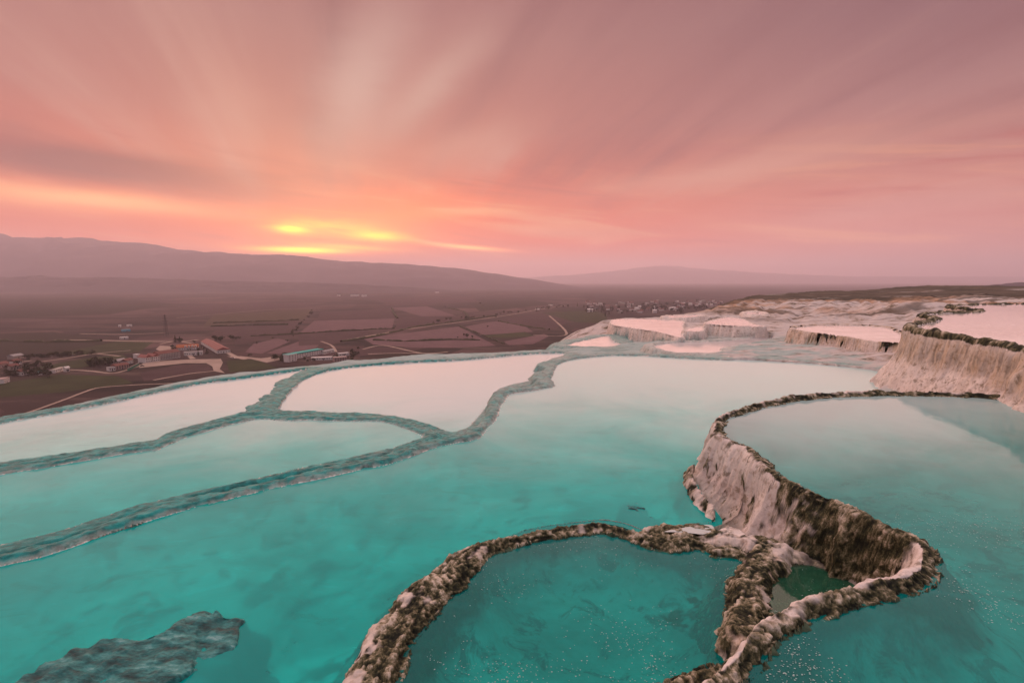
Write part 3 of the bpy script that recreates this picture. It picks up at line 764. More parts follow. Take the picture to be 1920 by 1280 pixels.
for key, (nm_, lab, cat) in RIMS.items():
    fs = fo == KID[key]
    mossy = moss[Q].mean(axis=1) > 0.5
    o = obj(nm_, part_mesh(nm_, fs & ~mossy, ROCK)); tag(o, lab, cat)
    if (fs & mossy).sum() > 200:
        obj('moss_crust', part_mesh('moss_crust', fs & mossy, ROCK), o)
for key, nm_, lab, cat in (('ledge', 'rock_ledge', 'low mossy ledge jutting into the central pool at the foot of the bare pink wall', 'rock ledge'),
                           ('shelf', 'rock_shelf', 'green mossy shelf with a pale puddle joining the nearest rim to the wall', 'rock shelf'),
                           ('divide', 'rock_ridge', 'short tan ridge between the nearest teal pool and the small green pool', 'rock ridge'),
                           ('sunk', 'submerged_rock', 'dark jagged rock just under the water in the bottom left corner', 'rock'),
                           ('weed', 'submerged_rock', 'small weedy rock under the water behind the nearest rim', 'rock')):
    o = obj(nm_, part_mesh(nm_, fo == EID[key], SUNK if key in ('sunk', 'weed') else ROCK)); tag(o, lab, cat)
for key in KEYS:
    fs = fo == -KID[key]
    if fs.any(): tag(obj('pool_floor', part_mesh('pool_floor', fs, FLOOR)), kind='structure')
tag(obj('hillside', part_mesh('hillside', fo == 0, HILL)), kind='structure')

# far part of the hillside and plateau
th2 = np.linspace(R(-66), R(66), 420); rr2 = logs(90.5, 900, 0.0085)
TH, RR = np.meshgrid(th2, rr2); P2 = np.column_stack([(RR * np.sin(TH)).ravel(), (RR * np.cos(TH)).ravel()])
z2, de2 = base_height(P2)
r2 = np.hypot(P2[:, 0], P2[:, 1]); p23 = np.column_stack([P2, z2])
wh2 = np.clip(0.9 - sstep(de2, 2, 12), 0, 1) * (1 - sstep(r2, 70, 84)) + 0.5 * sstep(fbm(p23 * 0.06, 4, 262), 0.33, 0.45) * sstep(-de2, -30, 5)
k2 = (np.arange(len(rr2) - 1)[:, None] * len(th2) + np.arange(len(th2) - 1)[None, :]).ravel()
q2 = np.column_stack([k2, k2 + 1, k2 + 1 + len(th2), k2 + len(th2)])
p23[:, 2] += 0.5 * np.abs(fbm(p23 * 0.15, 4, 271)) - 0.1
tag(obj('hillside', mesh_np('hillside_far', p23, q2, HILL, dict(white=wh2))), kind='structure')

# ------------------------------------------------------------------ water sheets
def offset_poly(p, d):
    a = np.roll(p, 1, 0); b = np.roll(p, -1, 0); t = b - a; t /= (np.linalg.norm(t, axis=1, keepdims=True) + 1e-9)
    n = np.column_stack([t[:, 1], -t[:, 0]])
    ar = 0.5 * np.sum(p[:, 0] * np.roll(p[:, 1], -1) - np.roll(p[:, 0], -1) * p[:, 1])
    return p + n * d * (1 if ar > 0 else -1)

def sheet(name, poly, z, mat):
    m = MB(); pp = poly
    ar = 0.5 * np.sum(pp[:, 0] * np.roll(pp[:, 1], -1) - np.roll(pp[:, 0], -1) * pp[:, 1])
    if ar < 0: pp = pp[::-1]
    m.poly([(x, y, z) for x, y in pp])
    return obj(name, m.mesh(name, mat))

WM = dict(main=W_MAIN, ml=W_MAIN, fl=W_FAR, fm=W_FAR, r=W_NEAR, f=W_NEAR, s=W_GREEN)
for key in KEYS:
    t = T[key]
    off = 0.07 if key in ('r', 'f', 's') else 0.12
    tag(sheet('water', offset_poly(t['poly'], off), t['z'], WM.get(key, W_HIGH)), kind='structure')

# small puddles lying on the ledges
PUD = flat_mat("puddle_water", (0.42, 0.47, 0.46, 1), 0.08, 0.05)
def puddle(px, z):
    tag(sheet('water', smooth_closed(plan(px, z), 3), z, PUD), kind='structure')

# ------------------------------------------------------------------ mineral flecks drifting on the near pools
FLECK = flat_mat("fleck", (0.34, 0.44, 0.41, 1), 0.5, 0.1)
def flecks(zone, key, n, seed):
    g = np.random.default_rng(seed); z = T[key]['z'] + 0.004
    vv, ff = [], []; tri = 0
    ins_ = 0
    while ins_ < n:
        x, y = g.uniform(zone[0], zone[2]), g.uniform(zone[1], zone[3])
        q = U(x, y, z); pp = q[None, :2]
        d, a, inn = seg_dist(pp, T[key]['poly'])
        cl = fbm(np.array([[q[0] * 1.3, q[1] * 1.3, seed]]), 3, 5)[0]
        if not inn[0] or d[0] < 0.05 or g.random() > 0.12 + 2.4 * cl: continue
        r = 0.0035 + 0.0055 * g.random() ** 2; b = len(vv); ph = g.random() * 6.28
        vv.append((q[0], q[1], z + r * 0.5))
        for k in range(6): vv.append((q[0] + r * math.cos(ph + k * 1.047), q[1] + r * 0.8 * math.sin(ph + k * 1.047), z))
        for k in range(6): ff.append((b, b + 1 + k, b + 1 + (k + 1) % 6))
        ins_ += 1
    tag(obj('mineral_flecks', mesh_np('mineral_flecks', vv, ff, FLECK)), kind='stuff')
flecks((800, 1000, 1420, 1280), 'f', 650, 3)
flecks((1430, 960, 1920, 1280), 'r', 750, 4)
flecks((1440, 1060, 1600, 1160), 's', 30, 5)

puddle([(1245, 996), (1275, 990), (1310, 984), (1334, 984), (1338, 994), (1320, 1001), (1296, 999), (1270, 997)], 0.18)


# ------------------------------------------------------------------ valley
ZP = -100.0
def valley_mat():
    m, t, o = new_mat("valley_ground")
    p = gpos(t)
    vo = t.nodes.new('ShaderNodeTexVoronoi'); vo.distance = 'MANHATTAN'
    rot = t.nodes.new('ShaderNodeVectorRotate'); rot.inputs['Angle'].default_value = R(24)
    t.links.new(vscale(t, p, (0.0056, 0.0034, 0.0)).s, rot.inputs['Vector'])
    t.links.new(rot.outputs[0], vo.inputs['Vector']); vo.inputs['Scale'].default_value = 1.0
    sx = t.nodes.new('ShaderNodeSeparateXYZ'); t.links.new(vo.outputs['Color'], sx.inputs[0])
    cell = N(t, sx.outputs[0])
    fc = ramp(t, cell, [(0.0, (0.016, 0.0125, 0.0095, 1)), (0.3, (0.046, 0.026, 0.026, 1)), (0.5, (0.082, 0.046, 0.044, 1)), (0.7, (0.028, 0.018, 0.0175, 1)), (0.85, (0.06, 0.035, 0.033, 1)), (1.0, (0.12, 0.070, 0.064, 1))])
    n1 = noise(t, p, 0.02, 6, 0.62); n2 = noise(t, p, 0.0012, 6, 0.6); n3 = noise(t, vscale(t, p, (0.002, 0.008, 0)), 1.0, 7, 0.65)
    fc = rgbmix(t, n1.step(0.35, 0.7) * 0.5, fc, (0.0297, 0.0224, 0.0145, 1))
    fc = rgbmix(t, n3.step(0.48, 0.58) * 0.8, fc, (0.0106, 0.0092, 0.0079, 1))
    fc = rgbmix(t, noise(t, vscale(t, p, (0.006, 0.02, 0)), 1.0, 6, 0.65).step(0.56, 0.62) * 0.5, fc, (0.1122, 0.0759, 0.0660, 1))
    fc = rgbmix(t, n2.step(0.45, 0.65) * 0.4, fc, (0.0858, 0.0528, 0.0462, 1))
    principled(t, o, fc, 0.95, None, spec=0.1)
    return m
VAL = valley_mat()
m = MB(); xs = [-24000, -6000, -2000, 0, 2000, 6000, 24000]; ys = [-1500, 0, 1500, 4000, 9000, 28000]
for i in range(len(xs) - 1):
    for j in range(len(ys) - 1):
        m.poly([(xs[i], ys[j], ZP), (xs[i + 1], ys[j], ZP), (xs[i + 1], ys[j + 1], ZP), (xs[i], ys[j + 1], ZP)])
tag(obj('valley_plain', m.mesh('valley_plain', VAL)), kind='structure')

def strip(name, px, width, mat, lift=0.25, kind='structure', jitter=0.0):
    """a band of ground following a line"""
    c_ = np.array([U(x, y, ZP)[:2] for x, y in px]); n = len(c_)
    # resample
    pts = []
    for i in range(n - 1):
        a, b, c2, d = c_[max(i - 1, 0)], c_[i], c_[i + 1], c_[min(i + 2, n - 1)]
        for k in range(8):
            s = k / 8
            pts.append(0.5 * ((2 * b) + (c2 - a) * s + (2 * a - 5 * b + 4 * c2 - d) * s * s + (3 * b - a - 3 * c2 + d) * s ** 3))
    pts.append(c_[-1]); pts = np.array(pts)
    t = np.gradient(pts, axis=0); t /= np.linalg.norm(t, axis=1, keepdims=True) + 1e-9
    nn = np.column_stack([-t[:, 1], t[:, 0]])
    wv = width * (1 + jitter * rng.uniform(-1, 1, len(pts)))[:, None] / 2
    A = pts + nn * wv; B = pts - nn * wv
    v = np.vstack([np.column_stack([A, np.full(len(A), ZP + lift)]), np.column_stack([B, np.full(len(B), ZP + lift)])])
    k = np.arange(len(pts) - 1); f = np.column_stack([k + len(pts), k + 1 + len(pts), k + 1, k])
    return tag(obj(name, mesh_np(name, v, f, mat, smooth=False)), kind=kind)

def patch(name, px, mat, lift=0.12):
    return tag(sheet(name, np.array([U(x, y, ZP)[:2] for x, y in px]), ZP + lift, mat), kind='structure')

def soil(name, a, b, scale=0.03):
    m, t, o = new_mat(name); p = gpos(t)
    n = noise(t, p, scale, 6, 0.65); n2 = noise(t, vscale(t, p, (0.5, 0.03, 0)), 1.0, 3)
    cc = rgbmix(t, n.step(0.3, 0.7), a, b); cc = rgbmix(t, n2.step(0.4, 0.7) * 0.25, cc, tuple(x * 0.5 for x in b[:3]) + (1,))
    principled(t, o, cc, 0.95, None, spec=0.1); return m
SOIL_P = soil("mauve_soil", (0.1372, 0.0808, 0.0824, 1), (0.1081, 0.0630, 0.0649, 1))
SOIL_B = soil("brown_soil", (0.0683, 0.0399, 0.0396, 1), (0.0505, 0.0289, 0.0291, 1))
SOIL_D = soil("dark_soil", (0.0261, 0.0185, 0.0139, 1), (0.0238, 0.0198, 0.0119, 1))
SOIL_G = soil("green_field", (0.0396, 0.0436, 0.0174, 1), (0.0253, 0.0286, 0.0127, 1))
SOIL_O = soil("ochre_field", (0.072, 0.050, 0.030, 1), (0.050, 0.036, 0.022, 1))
DUST = soil("dusty_road", (0.36, 0.27, 0.22, 1), (0.27, 0.20, 0.16, 1))
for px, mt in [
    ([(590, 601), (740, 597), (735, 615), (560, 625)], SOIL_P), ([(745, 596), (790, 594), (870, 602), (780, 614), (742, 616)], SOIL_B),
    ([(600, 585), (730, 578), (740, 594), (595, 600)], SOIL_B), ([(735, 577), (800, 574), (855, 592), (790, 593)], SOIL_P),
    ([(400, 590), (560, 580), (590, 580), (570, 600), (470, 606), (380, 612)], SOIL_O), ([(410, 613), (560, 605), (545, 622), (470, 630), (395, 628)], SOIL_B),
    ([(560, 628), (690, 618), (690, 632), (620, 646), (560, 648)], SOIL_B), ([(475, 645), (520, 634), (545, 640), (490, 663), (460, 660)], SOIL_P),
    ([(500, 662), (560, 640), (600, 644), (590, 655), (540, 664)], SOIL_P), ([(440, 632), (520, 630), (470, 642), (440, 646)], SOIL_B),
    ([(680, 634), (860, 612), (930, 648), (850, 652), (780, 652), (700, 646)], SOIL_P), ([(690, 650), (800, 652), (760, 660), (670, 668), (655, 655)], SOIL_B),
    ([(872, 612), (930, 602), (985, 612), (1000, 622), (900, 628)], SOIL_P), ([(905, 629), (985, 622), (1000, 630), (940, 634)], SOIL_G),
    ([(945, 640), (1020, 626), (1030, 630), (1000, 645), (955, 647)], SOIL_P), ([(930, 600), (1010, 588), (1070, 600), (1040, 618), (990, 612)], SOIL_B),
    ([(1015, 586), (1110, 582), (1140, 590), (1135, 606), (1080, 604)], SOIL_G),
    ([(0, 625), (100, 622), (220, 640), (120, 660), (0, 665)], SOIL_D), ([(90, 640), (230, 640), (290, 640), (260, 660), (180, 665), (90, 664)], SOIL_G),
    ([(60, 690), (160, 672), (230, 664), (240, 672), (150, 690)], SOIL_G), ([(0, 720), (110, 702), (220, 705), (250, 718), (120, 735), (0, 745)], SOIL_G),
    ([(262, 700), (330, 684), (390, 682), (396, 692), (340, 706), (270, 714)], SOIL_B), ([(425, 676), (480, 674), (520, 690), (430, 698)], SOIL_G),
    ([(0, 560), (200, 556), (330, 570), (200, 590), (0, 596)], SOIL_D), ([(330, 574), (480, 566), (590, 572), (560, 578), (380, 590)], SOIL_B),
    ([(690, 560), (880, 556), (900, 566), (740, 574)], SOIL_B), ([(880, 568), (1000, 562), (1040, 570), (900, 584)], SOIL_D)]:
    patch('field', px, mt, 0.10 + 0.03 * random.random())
patch('dirt_lot', [(261, 686), (272, 679), (316, 676), (359, 674), (414, 673), (418, 680), (412, 692), (422, 700), (401, 696), (398, 687), (387, 681), (348, 681), (261, 690)], DUST, 0.3)
patch('dirt_lot', [(425, 668), (452, 668), (490, 672), (520, 668), (530, 674), (500, 680), (470, 673), (440, 672)], DUST, 0.3)
patch('dirt_lot', [(292, 655), (300, 648), (325, 650), (328, 657), (305, 660)], DUST, 0.3)
for px, wd in [
    ([(104, 699), (130, 694), (172, 696), (209, 700), (234, 695), (259, 687), (270, 683)], 4.5), ([(401, 696), (370, 699), (348, 702), (320, 707), (288, 713)], 4.0),
    ([(40, 778), (81, 764), (125, 748), (156, 736), (187, 727), (250, 722), (300, 720), (345, 718)], 3.2), ([(640, 640), (673, 633), (779, 615), (862, 604), (957, 590), (1012, 580), (1060, 573)], 7.0),
    ([(105, 637), (180, 638), (260, 640), (340, 640), (372, 637)], 9.0), ([(150, 626), (230, 627), (310, 624)], 7.0), ([(80, 678), (130, 671), (165, 665)], 5.0),
    ([(165, 665), (200, 661), (245, 657)], 5.0), ([(180, 663), (225, 668)], 4.0), ([(350, 662), (362, 673)], 6.0), ([(420, 657), (440, 668), (460, 674)], 6.0), ([(330, 596), (420, 588), (520, 580), (600, 578)], 6.0),
    ([(602, 640), (622, 648), (630, 660)], 4.0), ([(680, 655), (720, 648), (790, 662), (840, 660)], 5.0), ([(690, 664), (760, 662), (820, 664)], 5.0), ([(1030, 592), (1060, 620), (1050, 630), (1000, 628)], 5.0),
    ([(300, 645), (330, 640), (360, 644)], 5.0), ([(0, 684), (30, 680), (60, 676)], 5.0)]:
    strip('dirt_road', px, wd, DUST, 0.35, jitter=0.12)

# ------------------------------------------------------------------ hills and haze
def ridge(name, prof, Y, thick, mat, zb=ZP, seed=1, rough=0.015):
    """a range of hills: skyline given by directions, own distance, real thickness"""
    top = np.array([UD(x, y, Y) for x, y in prof])
    xs_ = np.linspace(top[0, 0], top[-1, 0], 220); zt = np.interp(xs_, top[:, 0], top[:, 2]); zt = zt + 0.08 * (zt - zb) * fbm(np.column_stack([xs_ / thick * 9, 0 * xs_, 0 * xs_]), 5, seed + 3)
    rows = 40; vv = []
    for j in range(rows):
        s = j / (rows - 1)
        prof_h = math.sin(math.pi * min(s / 0.7, 1.0) / 2) ** 1.3 if s <= 0.7 else math.cos((s - 0.7) / 0.3 * math.pi / 2)
        y = Y + (s - 0.7) * thick
        q = np.column_stack([xs_ / thick * 5, np.full(len(xs_), y / thick * 5), np.zeros(len(xs_))])
        nz = np.maximum(np.abs(fbm(q, 5, seed)) - 0.05, 0)
        h = (zt - zb) * prof_h * (1 - 1.1 * nz * (1 - abs(s - 0.7) * 0.6 if s < 0.68 else 0.15) * (0 if j == int(0.7 * (rows - 1)) else 1) * 0.8)
        h = h + (zt - zb) * rough * np.minimum(fbm(q * 4, 4, seed + 5), 0) * prof_h
        vv.append(np.column_stack([xs_ * (y / Y) if False else xs_, np.full(len(xs_), y), zb - 2 + np.maximum(h, 0)]))
    vv = np.vstack(vv); k = (np.arange(rows - 1)[:, None] * 220 + np.arange(219)[None, :]).ravel()
    return tag(obj(name, mesh_np(name, vv, np.column_stack([k, k + 1, k + 221, k + 220]), mat)), kind='structure')
MNT = soil("mountain_forest", (0.046, 0.034, 0.042, 1), (0.080, 0.058, 0.064, 1), 0.0012)
MNT2 = soil("foothill_scrub", (0.035, 0.026, 0.030, 1), (0.05, 0.036, 0.038, 1), 0.003)
ridge('mountain_range', [(-900, 452), (-500, 436), (-250, 444), (-100, 438), (0, 439), (50, 441), (80, 445), (130, 446), (170, 448), (210, 454), (240, 454), (290, 460), (330, 466), (420, 471), (480, 477), (510, 475), (560, 480), (620, 486), (690, 491),
                         (720, 491), (800, 498), (870, 505), (930, 513), (1000, 524), (1070, 535), (1130, 542)], 8000, 3600, MNT, seed=3)
ridge('mountain_range', [(700, 526), (850, 519), (1000, 520), (1100, 513), (1180, 504), (1230, 498), (1270, 500), (1350, 507), (1450, 513), (1600, 518), (1800, 518), (2000, 520), (2300, 518)], 21000, 5000, MNT, seed=8)
ridge('foothill', [(-500, 512), (-200, 516), (0, 519), (80, 517), (160, 520), (260, 520), (330, 523), (420, 526), (520, 528), (640, 531), (760, 537), (880, 546)], 5000, 1000, MNT2, seed=12)
ridge('hill', [(1780, 546), (1830, 538), (1880, 532), (1925, 527), (2000, 522), (2200, 515), (2500, 512)], 2600, 900, MNT, seed=15)

hz = MB(); hz.box(-24500, 24500, -2000, 28500, -105.0, 880.0)
hm, t, o = new_mat("haze_air")
pv_ = t.nodes.new('ShaderNodeVolumePrincipled'); pv_.inputs['Density'].default_value = 0.0001
pv_.inputs['Color'].default_value = (0.96, 0.88, 0.99, 1); pv_.inputs['Anisotropy'].default_value = 0.6
t.links.new(pv_.outputs[0], o.inputs['Volume'])
tag(obj('haze', hz.mesh('haze', hm)), kind='stuff')
# ------------------------------------------------------------------ valley: buildings
WHITE = flat_mat("white_plaster", (0.612, 0.561, 0.527, 1), 0.8, 0.06, 0.2)
PINKW = flat_mat("pink_plaster", (0.330, 0.228, 0.204, 1), 0.8, 0.08, 0.2)
BEIGE = flat_mat("beige_plaster", (0.325, 0.280, 0.240, 1), 0.8, 0.08, 0.2)
TILE = flat_mat("red_tile", (0.156, 0.045, 0.030, 1), 0.8, 0.15, 0.8)
TILE_O = flat_mat("orange_tile", (0.345, 0.090, 0.022, 1), 0.8, 0.15, 0.8)
TILE_R = flat_mat("coral_tile", (0.231, 0.072, 0.055, 1), 0.8, 0.12, 0.8)
TURQ = flat_mat("turquoise_paint", (0.03, 0.42, 0.36, 1), 0.6, 0.08, 0.4)
BLUE = flat_mat("blue_sheet", (0.05, 0.26, 0.36, 1), 0.6, 0.08, 0.4)
GREYR = flat_mat("grey_roof", (0.30, 0.27, 0.26, 1), 0.8, 0.12, 0.5)
GLASSD = flat_mat("dark_glass", (0.03, 0.03, 0.035, 1), 0.2, 0.1, 0.5)
DARKM = flat_mat("dark_metal", (0.04, 0.036, 0.036, 1), 0.6, 0.1, 0.5)
WIN = MB(); WIN.box(-0.55, 0.55, -0.06, 0.10, 0, 1.3); WIN = WIN.mesh("window", GLASSD)
DOOR = MB(); DOOR.box(-0.6, 0.6, -0.07, 0.10, 0, 2.2); DOOR = DOOR.mesh("door", DARKM)

def body(mb, L, D, h, x0=0.0, y0=0.0, z0=0.0): mb.box(x0, x0 + L, y0, y0 + D, z0 - 0.6 if z0 == 0 else z0, z0 + h)
def gable(mb, L, D, z, rh, x0=0.0, y0=0.0, ov=0.6, along='x'):
    if along == 'x':
        a, b, c_, d = x0 - ov, x0 + L + ov, y0 - ov, y0 + D + ov; m_ = (c_ + d) / 2
        lo = [(a, c_), (b, c_), (b, d), (a, d)]; r0, r1 = (a, m_), (b, m_)
        p = [(x, y, z) for x, y in lo]; q0 = (*r0, z + rh); q1 = (*r1, z + rh)
        mb.poly([p[0], p[1], q1, q0]); mb.poly([p[2], p[3], q0, q1]); mb.poly([p[1], p[2], q1]); mb.poly([p[3], p[0], q0]); mb.poly([p[3], p[2], p[1], p[0]])
    else:
        a, b, c_, d = x0 - ov, x0 + L + ov, y0 - ov, y0 + D + ov; m_ = (a + b) / 2
        p = [(a, c_, z), (b, c_, z), (b, d, z), (a, d, z)]; q0 = (m_, c_, z + rh); q1 = (m_, d, z + rh)
        mb.poly([p[0], p[1], q0]); mb.poly([p[1], p[2], q1, q0]); mb.poly([p[2], p[3], q1]); mb.poly([p[3], p[0], q0, q1]); mb.poly([p[3], p[2], p[1], p[0]])

def place(name, pl, pr, label, cat, group=None):
    a, b = U(*pl, ZP), U(*pr, ZP); L = float(np.hypot(*(b - a)[:2])); rz = math.atan2(b[1] - a[1], b[0] - a[0])
    return tag(empty(name, (a[0], a[1], ZP + 0.2), rz), label, cat, group), L

def windows(root, L, z_rows, n, x0=0.0, y=0.0, skip=()):
    for zr in z_rows:
        for i in range(n):
            if (i, zr) in skip: continue
            obj('window', WIN, root, (x0 + L * (i + 0.5) / n, y, zr))

def house(name, pl, pr, D, h, label, wall=WHITE, roof=TILE, rtype='gable', rh=2.5, cat='house', rows=(), n=0, door=True, parapet=None):
    root, L = place(name, pl, pr, label, cat)
    mb = MB(); body(mb, L, D, h); obj('wall', mb.mesh('wall', wall), root)
    rb = MB()
    if rtype == 'gable': gable(rb, L, D, h, rh)
    else:
        rb.box(-0.3, L + 0.3, -0.3, D + 0.3, h, h + 0.35)
    obj('roof', rb.mesh('roof', roof), root)
    if parapet:
        pb = MB(); pb.box(-0.4, L + 0.4, -0.42, -0.3, h - 0.8, h + 0.9); pb.box(-0.4, L + 0.4, D + 0.3, D + 0.42, h - 0.1, h + 0.9); pb.box(-0.42, -0.31, -0.3, D + 0.3, h - 0.8, h + 0.9)
        obj('parapet', pb.mesh('parapet', parapet), root)
    if n: windows(root, L, rows, n)
    if door: obj('door', DOOR, root, (L * 0.5, 0, 0))
    return root, L

# long white hotel
root, L = place('hotel', (298, 676), (338, 670), 'long white hotel with red tiled roof and two gabled wings on its left', 'hotel')
mb = MB(); body(mb, L, 12, 8.0); obj('wall', mb.mesh('wall', WHITE), root)
rb = MB(); gable(rb, L, 12, 8.0, 3.6); obj('roof', rb.mesh('roof', TILE), root)
windows(root, L, (0.9, 3.5, 6.1), 13)
bb = MB()
for zz in (2.9, 5.5): bb.box(0.4, L - 0.4, -1.0, -0.08, zz, zz + 0.18)
obj('balcony', bb.mesh('balcony', BEIGE), root)
for i, x0 in enumerate((-19.5, -9.8)):
    mb = MB(); body(mb, 8.6, 14, 6.6, x0, -3.5); wg = obj('wing', mb.mesh('wing', WHITE), root)
    rb = MB(); gable(rb, 8.6, 14, 6.6, 3.4, x0, -3.5, 0.5, 'y'); obj('roof', rb.mesh('wing_roof', TILE_R), wg)
    for zz in (1.0, 3.8):
        for k in range(3): obj('window', WIN, wg, (x0 + 1.6 + 2.7 * k, -3.5, zz))
# orange roofed guest house
root, L = place('guest_house', (331, 657), (371, 655), 'low guest house with bright orange roof and four white dormers', 'house')
mb = MB(); body(mb, L, 14, 3.6); obj('wall', mb.mesh('wall', WHITE), root)
rb = MB(); gable(rb, L, 14, 3.6, 4.2); obj('roof', rb.mesh('roof', TILE_O), root)
for k in range(4):
    mb = MB(); mb.box(-1.2, 1.2, -0.4, 3.0, 3.9, 6.2); dm = obj('dormer', mb.mesh('dormer', WHITE), root, (L * (0.42 + 0.16 * k), 0, 0))
    obj('window', WIN, dm, (0, -0.42, 4.4))
windows(root, L, (1.0,), 9)
house('annex', (345, 667), (380, 665), 8, 4.5, 'white flat annex in front of the orange roofed guest house', roof=GREYR, rtype='flat', rows=(1.2,), n=8, cat='house')
# long low building with the coral roof
root, L = place('long_hall', (407, 663), (440, 662), 'long low hall with coral roof running back from a white gable', 'building')
a, b = U(407, 663, ZP), U(377, 645, ZP)
dv = (b - a)[:2]; Ln = float(np.hypot(*dv)); ang = math.atan2(dv[1], dv[0])
root.rotation_euler = (0, 0, ang - math.pi / 2); root.location = (a[0], a[1], ZP + 0.2)
mb = MB(); body(mb, 17, Ln, 4.6); obj('wall', mb.mesh('wall', WHITE), root)
rb = MB(); gable(rb, 17, Ln, 4.6, 4.0, along='y'); obj('roof', rb.mesh('roof', TILE_R), root)
windows(root, 17, (1.2,), 5); obj('door', DOOR, root, (8.5, 0, 0))
# compound of white buildings with turquoise edges
house('white_block', (541, 675), (606, 663), 9, 6.5, 'long white block with turquoise roof edge behind the pools', roof=TURQ, rtype='flat', rows=(1.0, 3.8), n=14, parapet=TURQ, cat='building')
house('white_block', (541, 679), (557, 676), 8, 8.5, 'tall narrow white block with turquoise corner at the left end of its compound', roof=TURQ, rtype='flat', rows=(1.0, 3.6, 6.2), n=3, cat='building', parapet=WHITE)
house('pavilion', (584, 676), (629, 674), 7, 3.2, 'low flat white pavilion in front of the turquoise edged block', roof=WHITE, rtype='flat', rows=(1.0,), n=10, cat='building')
house('pink_house', (627, 679), (651, 677), 9, 5.2, 'square dusty pink house at the right end of the white compound', wall=PINKW, roof=PINKW, rtype='flat', rows=(1.0, 3.4), n=5)
house('small_house', (607, 664), (627, 660), 6, 3.2, 'small white house with grey roof behind the low pavilion', roof=GREYR, rows=(1.0,), n=4, rh=1.8)
house('small_house', (636, 668), (655, 666), 6, 3.4, 'small white house with flat roof above the dusty pink house', roof=WHITE, rtype='flat', rows=(1.0,), n=4)
# houses left of the hotel
house('pink_house', (218, 694), (242, 690), 8, 4.6, 'pink house with red roof beside the bend of the dusty road', wall=PINKW, roof=TILE, rows=(1.0, 2.9), n=5)
house('small_house', (205, 696), (217, 694.5), 7, 3.8, 'little white house at the left end of the pink house', roof=GREYR, rtype='flat', rows=(1.2,), n=3)
house('grey_house', (222, 684), (238, 681), 8, 4.2, 'grey roofed house half hidden behind the pink house', wall=BEIGE, roof=GREYR, rows=(1.2,), n=3)
house('small_house', (238, 683), (250, 680), 7, 4.0, 'red roofed house between the pink house and the hotel', roof=TILE, rows=(1.2,), n=3)
house('small_house', (256, 672), (263, 671), 6, 5.0, 'little white cube of a house just left of the hotel wings', roof=WHITE, rtype='flat', rows=(1.4,), n=2)
gw = MB(); ga, gb = U(240, 696, ZP), U(261, 685, ZP)
tag(empty('garden_wall', (ga[0], ga[1], ZP + .1), math.atan2(gb[1] - ga[1], gb[0] - ga[0])), 'green painted garden wall between pink house and hotel road', 'wall')
gwr = bpy.data.objects['garden_wall']; Lw = float(np.hypot(*(gb - ga)[:2]))
gw.box(0, Lw, 0, 0.4, -0.5, 3.2); obj('panel', gw.mesh('panel', flat_mat("green_paint", (0.01, 0.13, 0.09, 1), .7)), gwr)
gc = MB(); gc.box(-0.1, Lw + .1, -0.1, 0.5, 3.2, 3.4); obj('coping', gc.mesh('coping', BEIGE), gwr)
# far left settlement
house('turquoise_house', (72, 703), (89, 701.5), 8, 3.2, 'low house with bright turquoise roof in the far left settlement', roof=TURQ, rtype='flat', rows=(1.0,), n=4)
house('shed', (104, 699), (122, 693), 5, 3.0, 'long white shed right of the turquoise roofed house', roof=BEIGE, rtype='flat', rows=(1.0,), n=4, cat='shed')
house('shed', (124, 697), (131, 696), 5, 4.2, 'short pale shed with a peaked roof at the end of the dusty road', roof=WHITE, rtype='gable', rows=(1.0,), n=2, rh=1.6, cat='shed')
house('red_house', (2, 690), (18, 687), 8, 4.4, 'red roofed house at the left edge of the photo above its neighbours', wall=PINKW, rows=(1.0,), n=3)
house('red_house', (20, 694), (36, 692), 8, 4.4, 'red roofed house second from the left edge, its wall beige', wall=BEIGE, rows=(1.0,), n=3)
house('red_house', (28, 684), (42, 682), 8, 4.2, 'red roofed house beside the pale track at the far left', wall=WHITE, rows=(1.0,), n=3)
house('red_house', (40, 704), (54, 702), 8, 4.0, 'red roofed house just left of the turquoise roofed one', wall=WHITE, rows=(1.0,), n=3)
house('grey_house', (26, 674), (45, 671), 9, 4.0, 'grey roofed barn at the far left beside the dark tree row', wall=BEIGE, roof=GREYR, cat='barn')
house('small_house', (8, 719), (19, 715), 7, 4.2, 'lone pale house on the slope near the left edge, lowest of the settlement', wall=WHITE, roof=PINKW, rtype='flat', rows=(1.0,), n=3)
house('shed', (227, 636), (241, 635), 9, 3.0, 'white low shed alone on the dusty track behind the hotel', roof=WHITE, rtype='flat', cat='shed')
house('shed', (231, 622), (245, 621), 10, 3.6, 'blue roofed shed alone in the dark fields', wall=BLUE, roof=BLUE, rtype='flat', cat='shed')
house('shed', (222, 613), (227, 612.8), 8, 4, 'smaller of two pale sheds on the horizon side of the blue shed', roof=WHITE, rtype='flat', cat='shed')
house('shed', (239, 612.5), (248, 612), 8, 4, 'larger of two pale sheds on the horizon side of the blue shed', roof=WHITE, rtype='flat', cat='shed')
for k, (x0, x1, y, lab) in enumerate([(636, 639, 555.5, 'smallest of three white farm buildings far out on the plain'), (657, 673, 555.6, 'longest of three white farm buildings far out on the plain'), (678, 688, 556, 'right hand one of three white farm buildings far out on the plain'),
                                      (818, 823, 549, 'white speck of a farm far out on the plain, near the horizon'), (1008, 1012, 581, 'tiny white hut where the straight road reaches the trees'), (1033, 1037, 573, 'tiny white hut left of the distant village')]):
    house('farm_building', (x0, y), (x1, y - 0.1), 20, 9 if k < 4 else 4, lab, roof=WHITE, rtype='flat', cat='building', door=False)

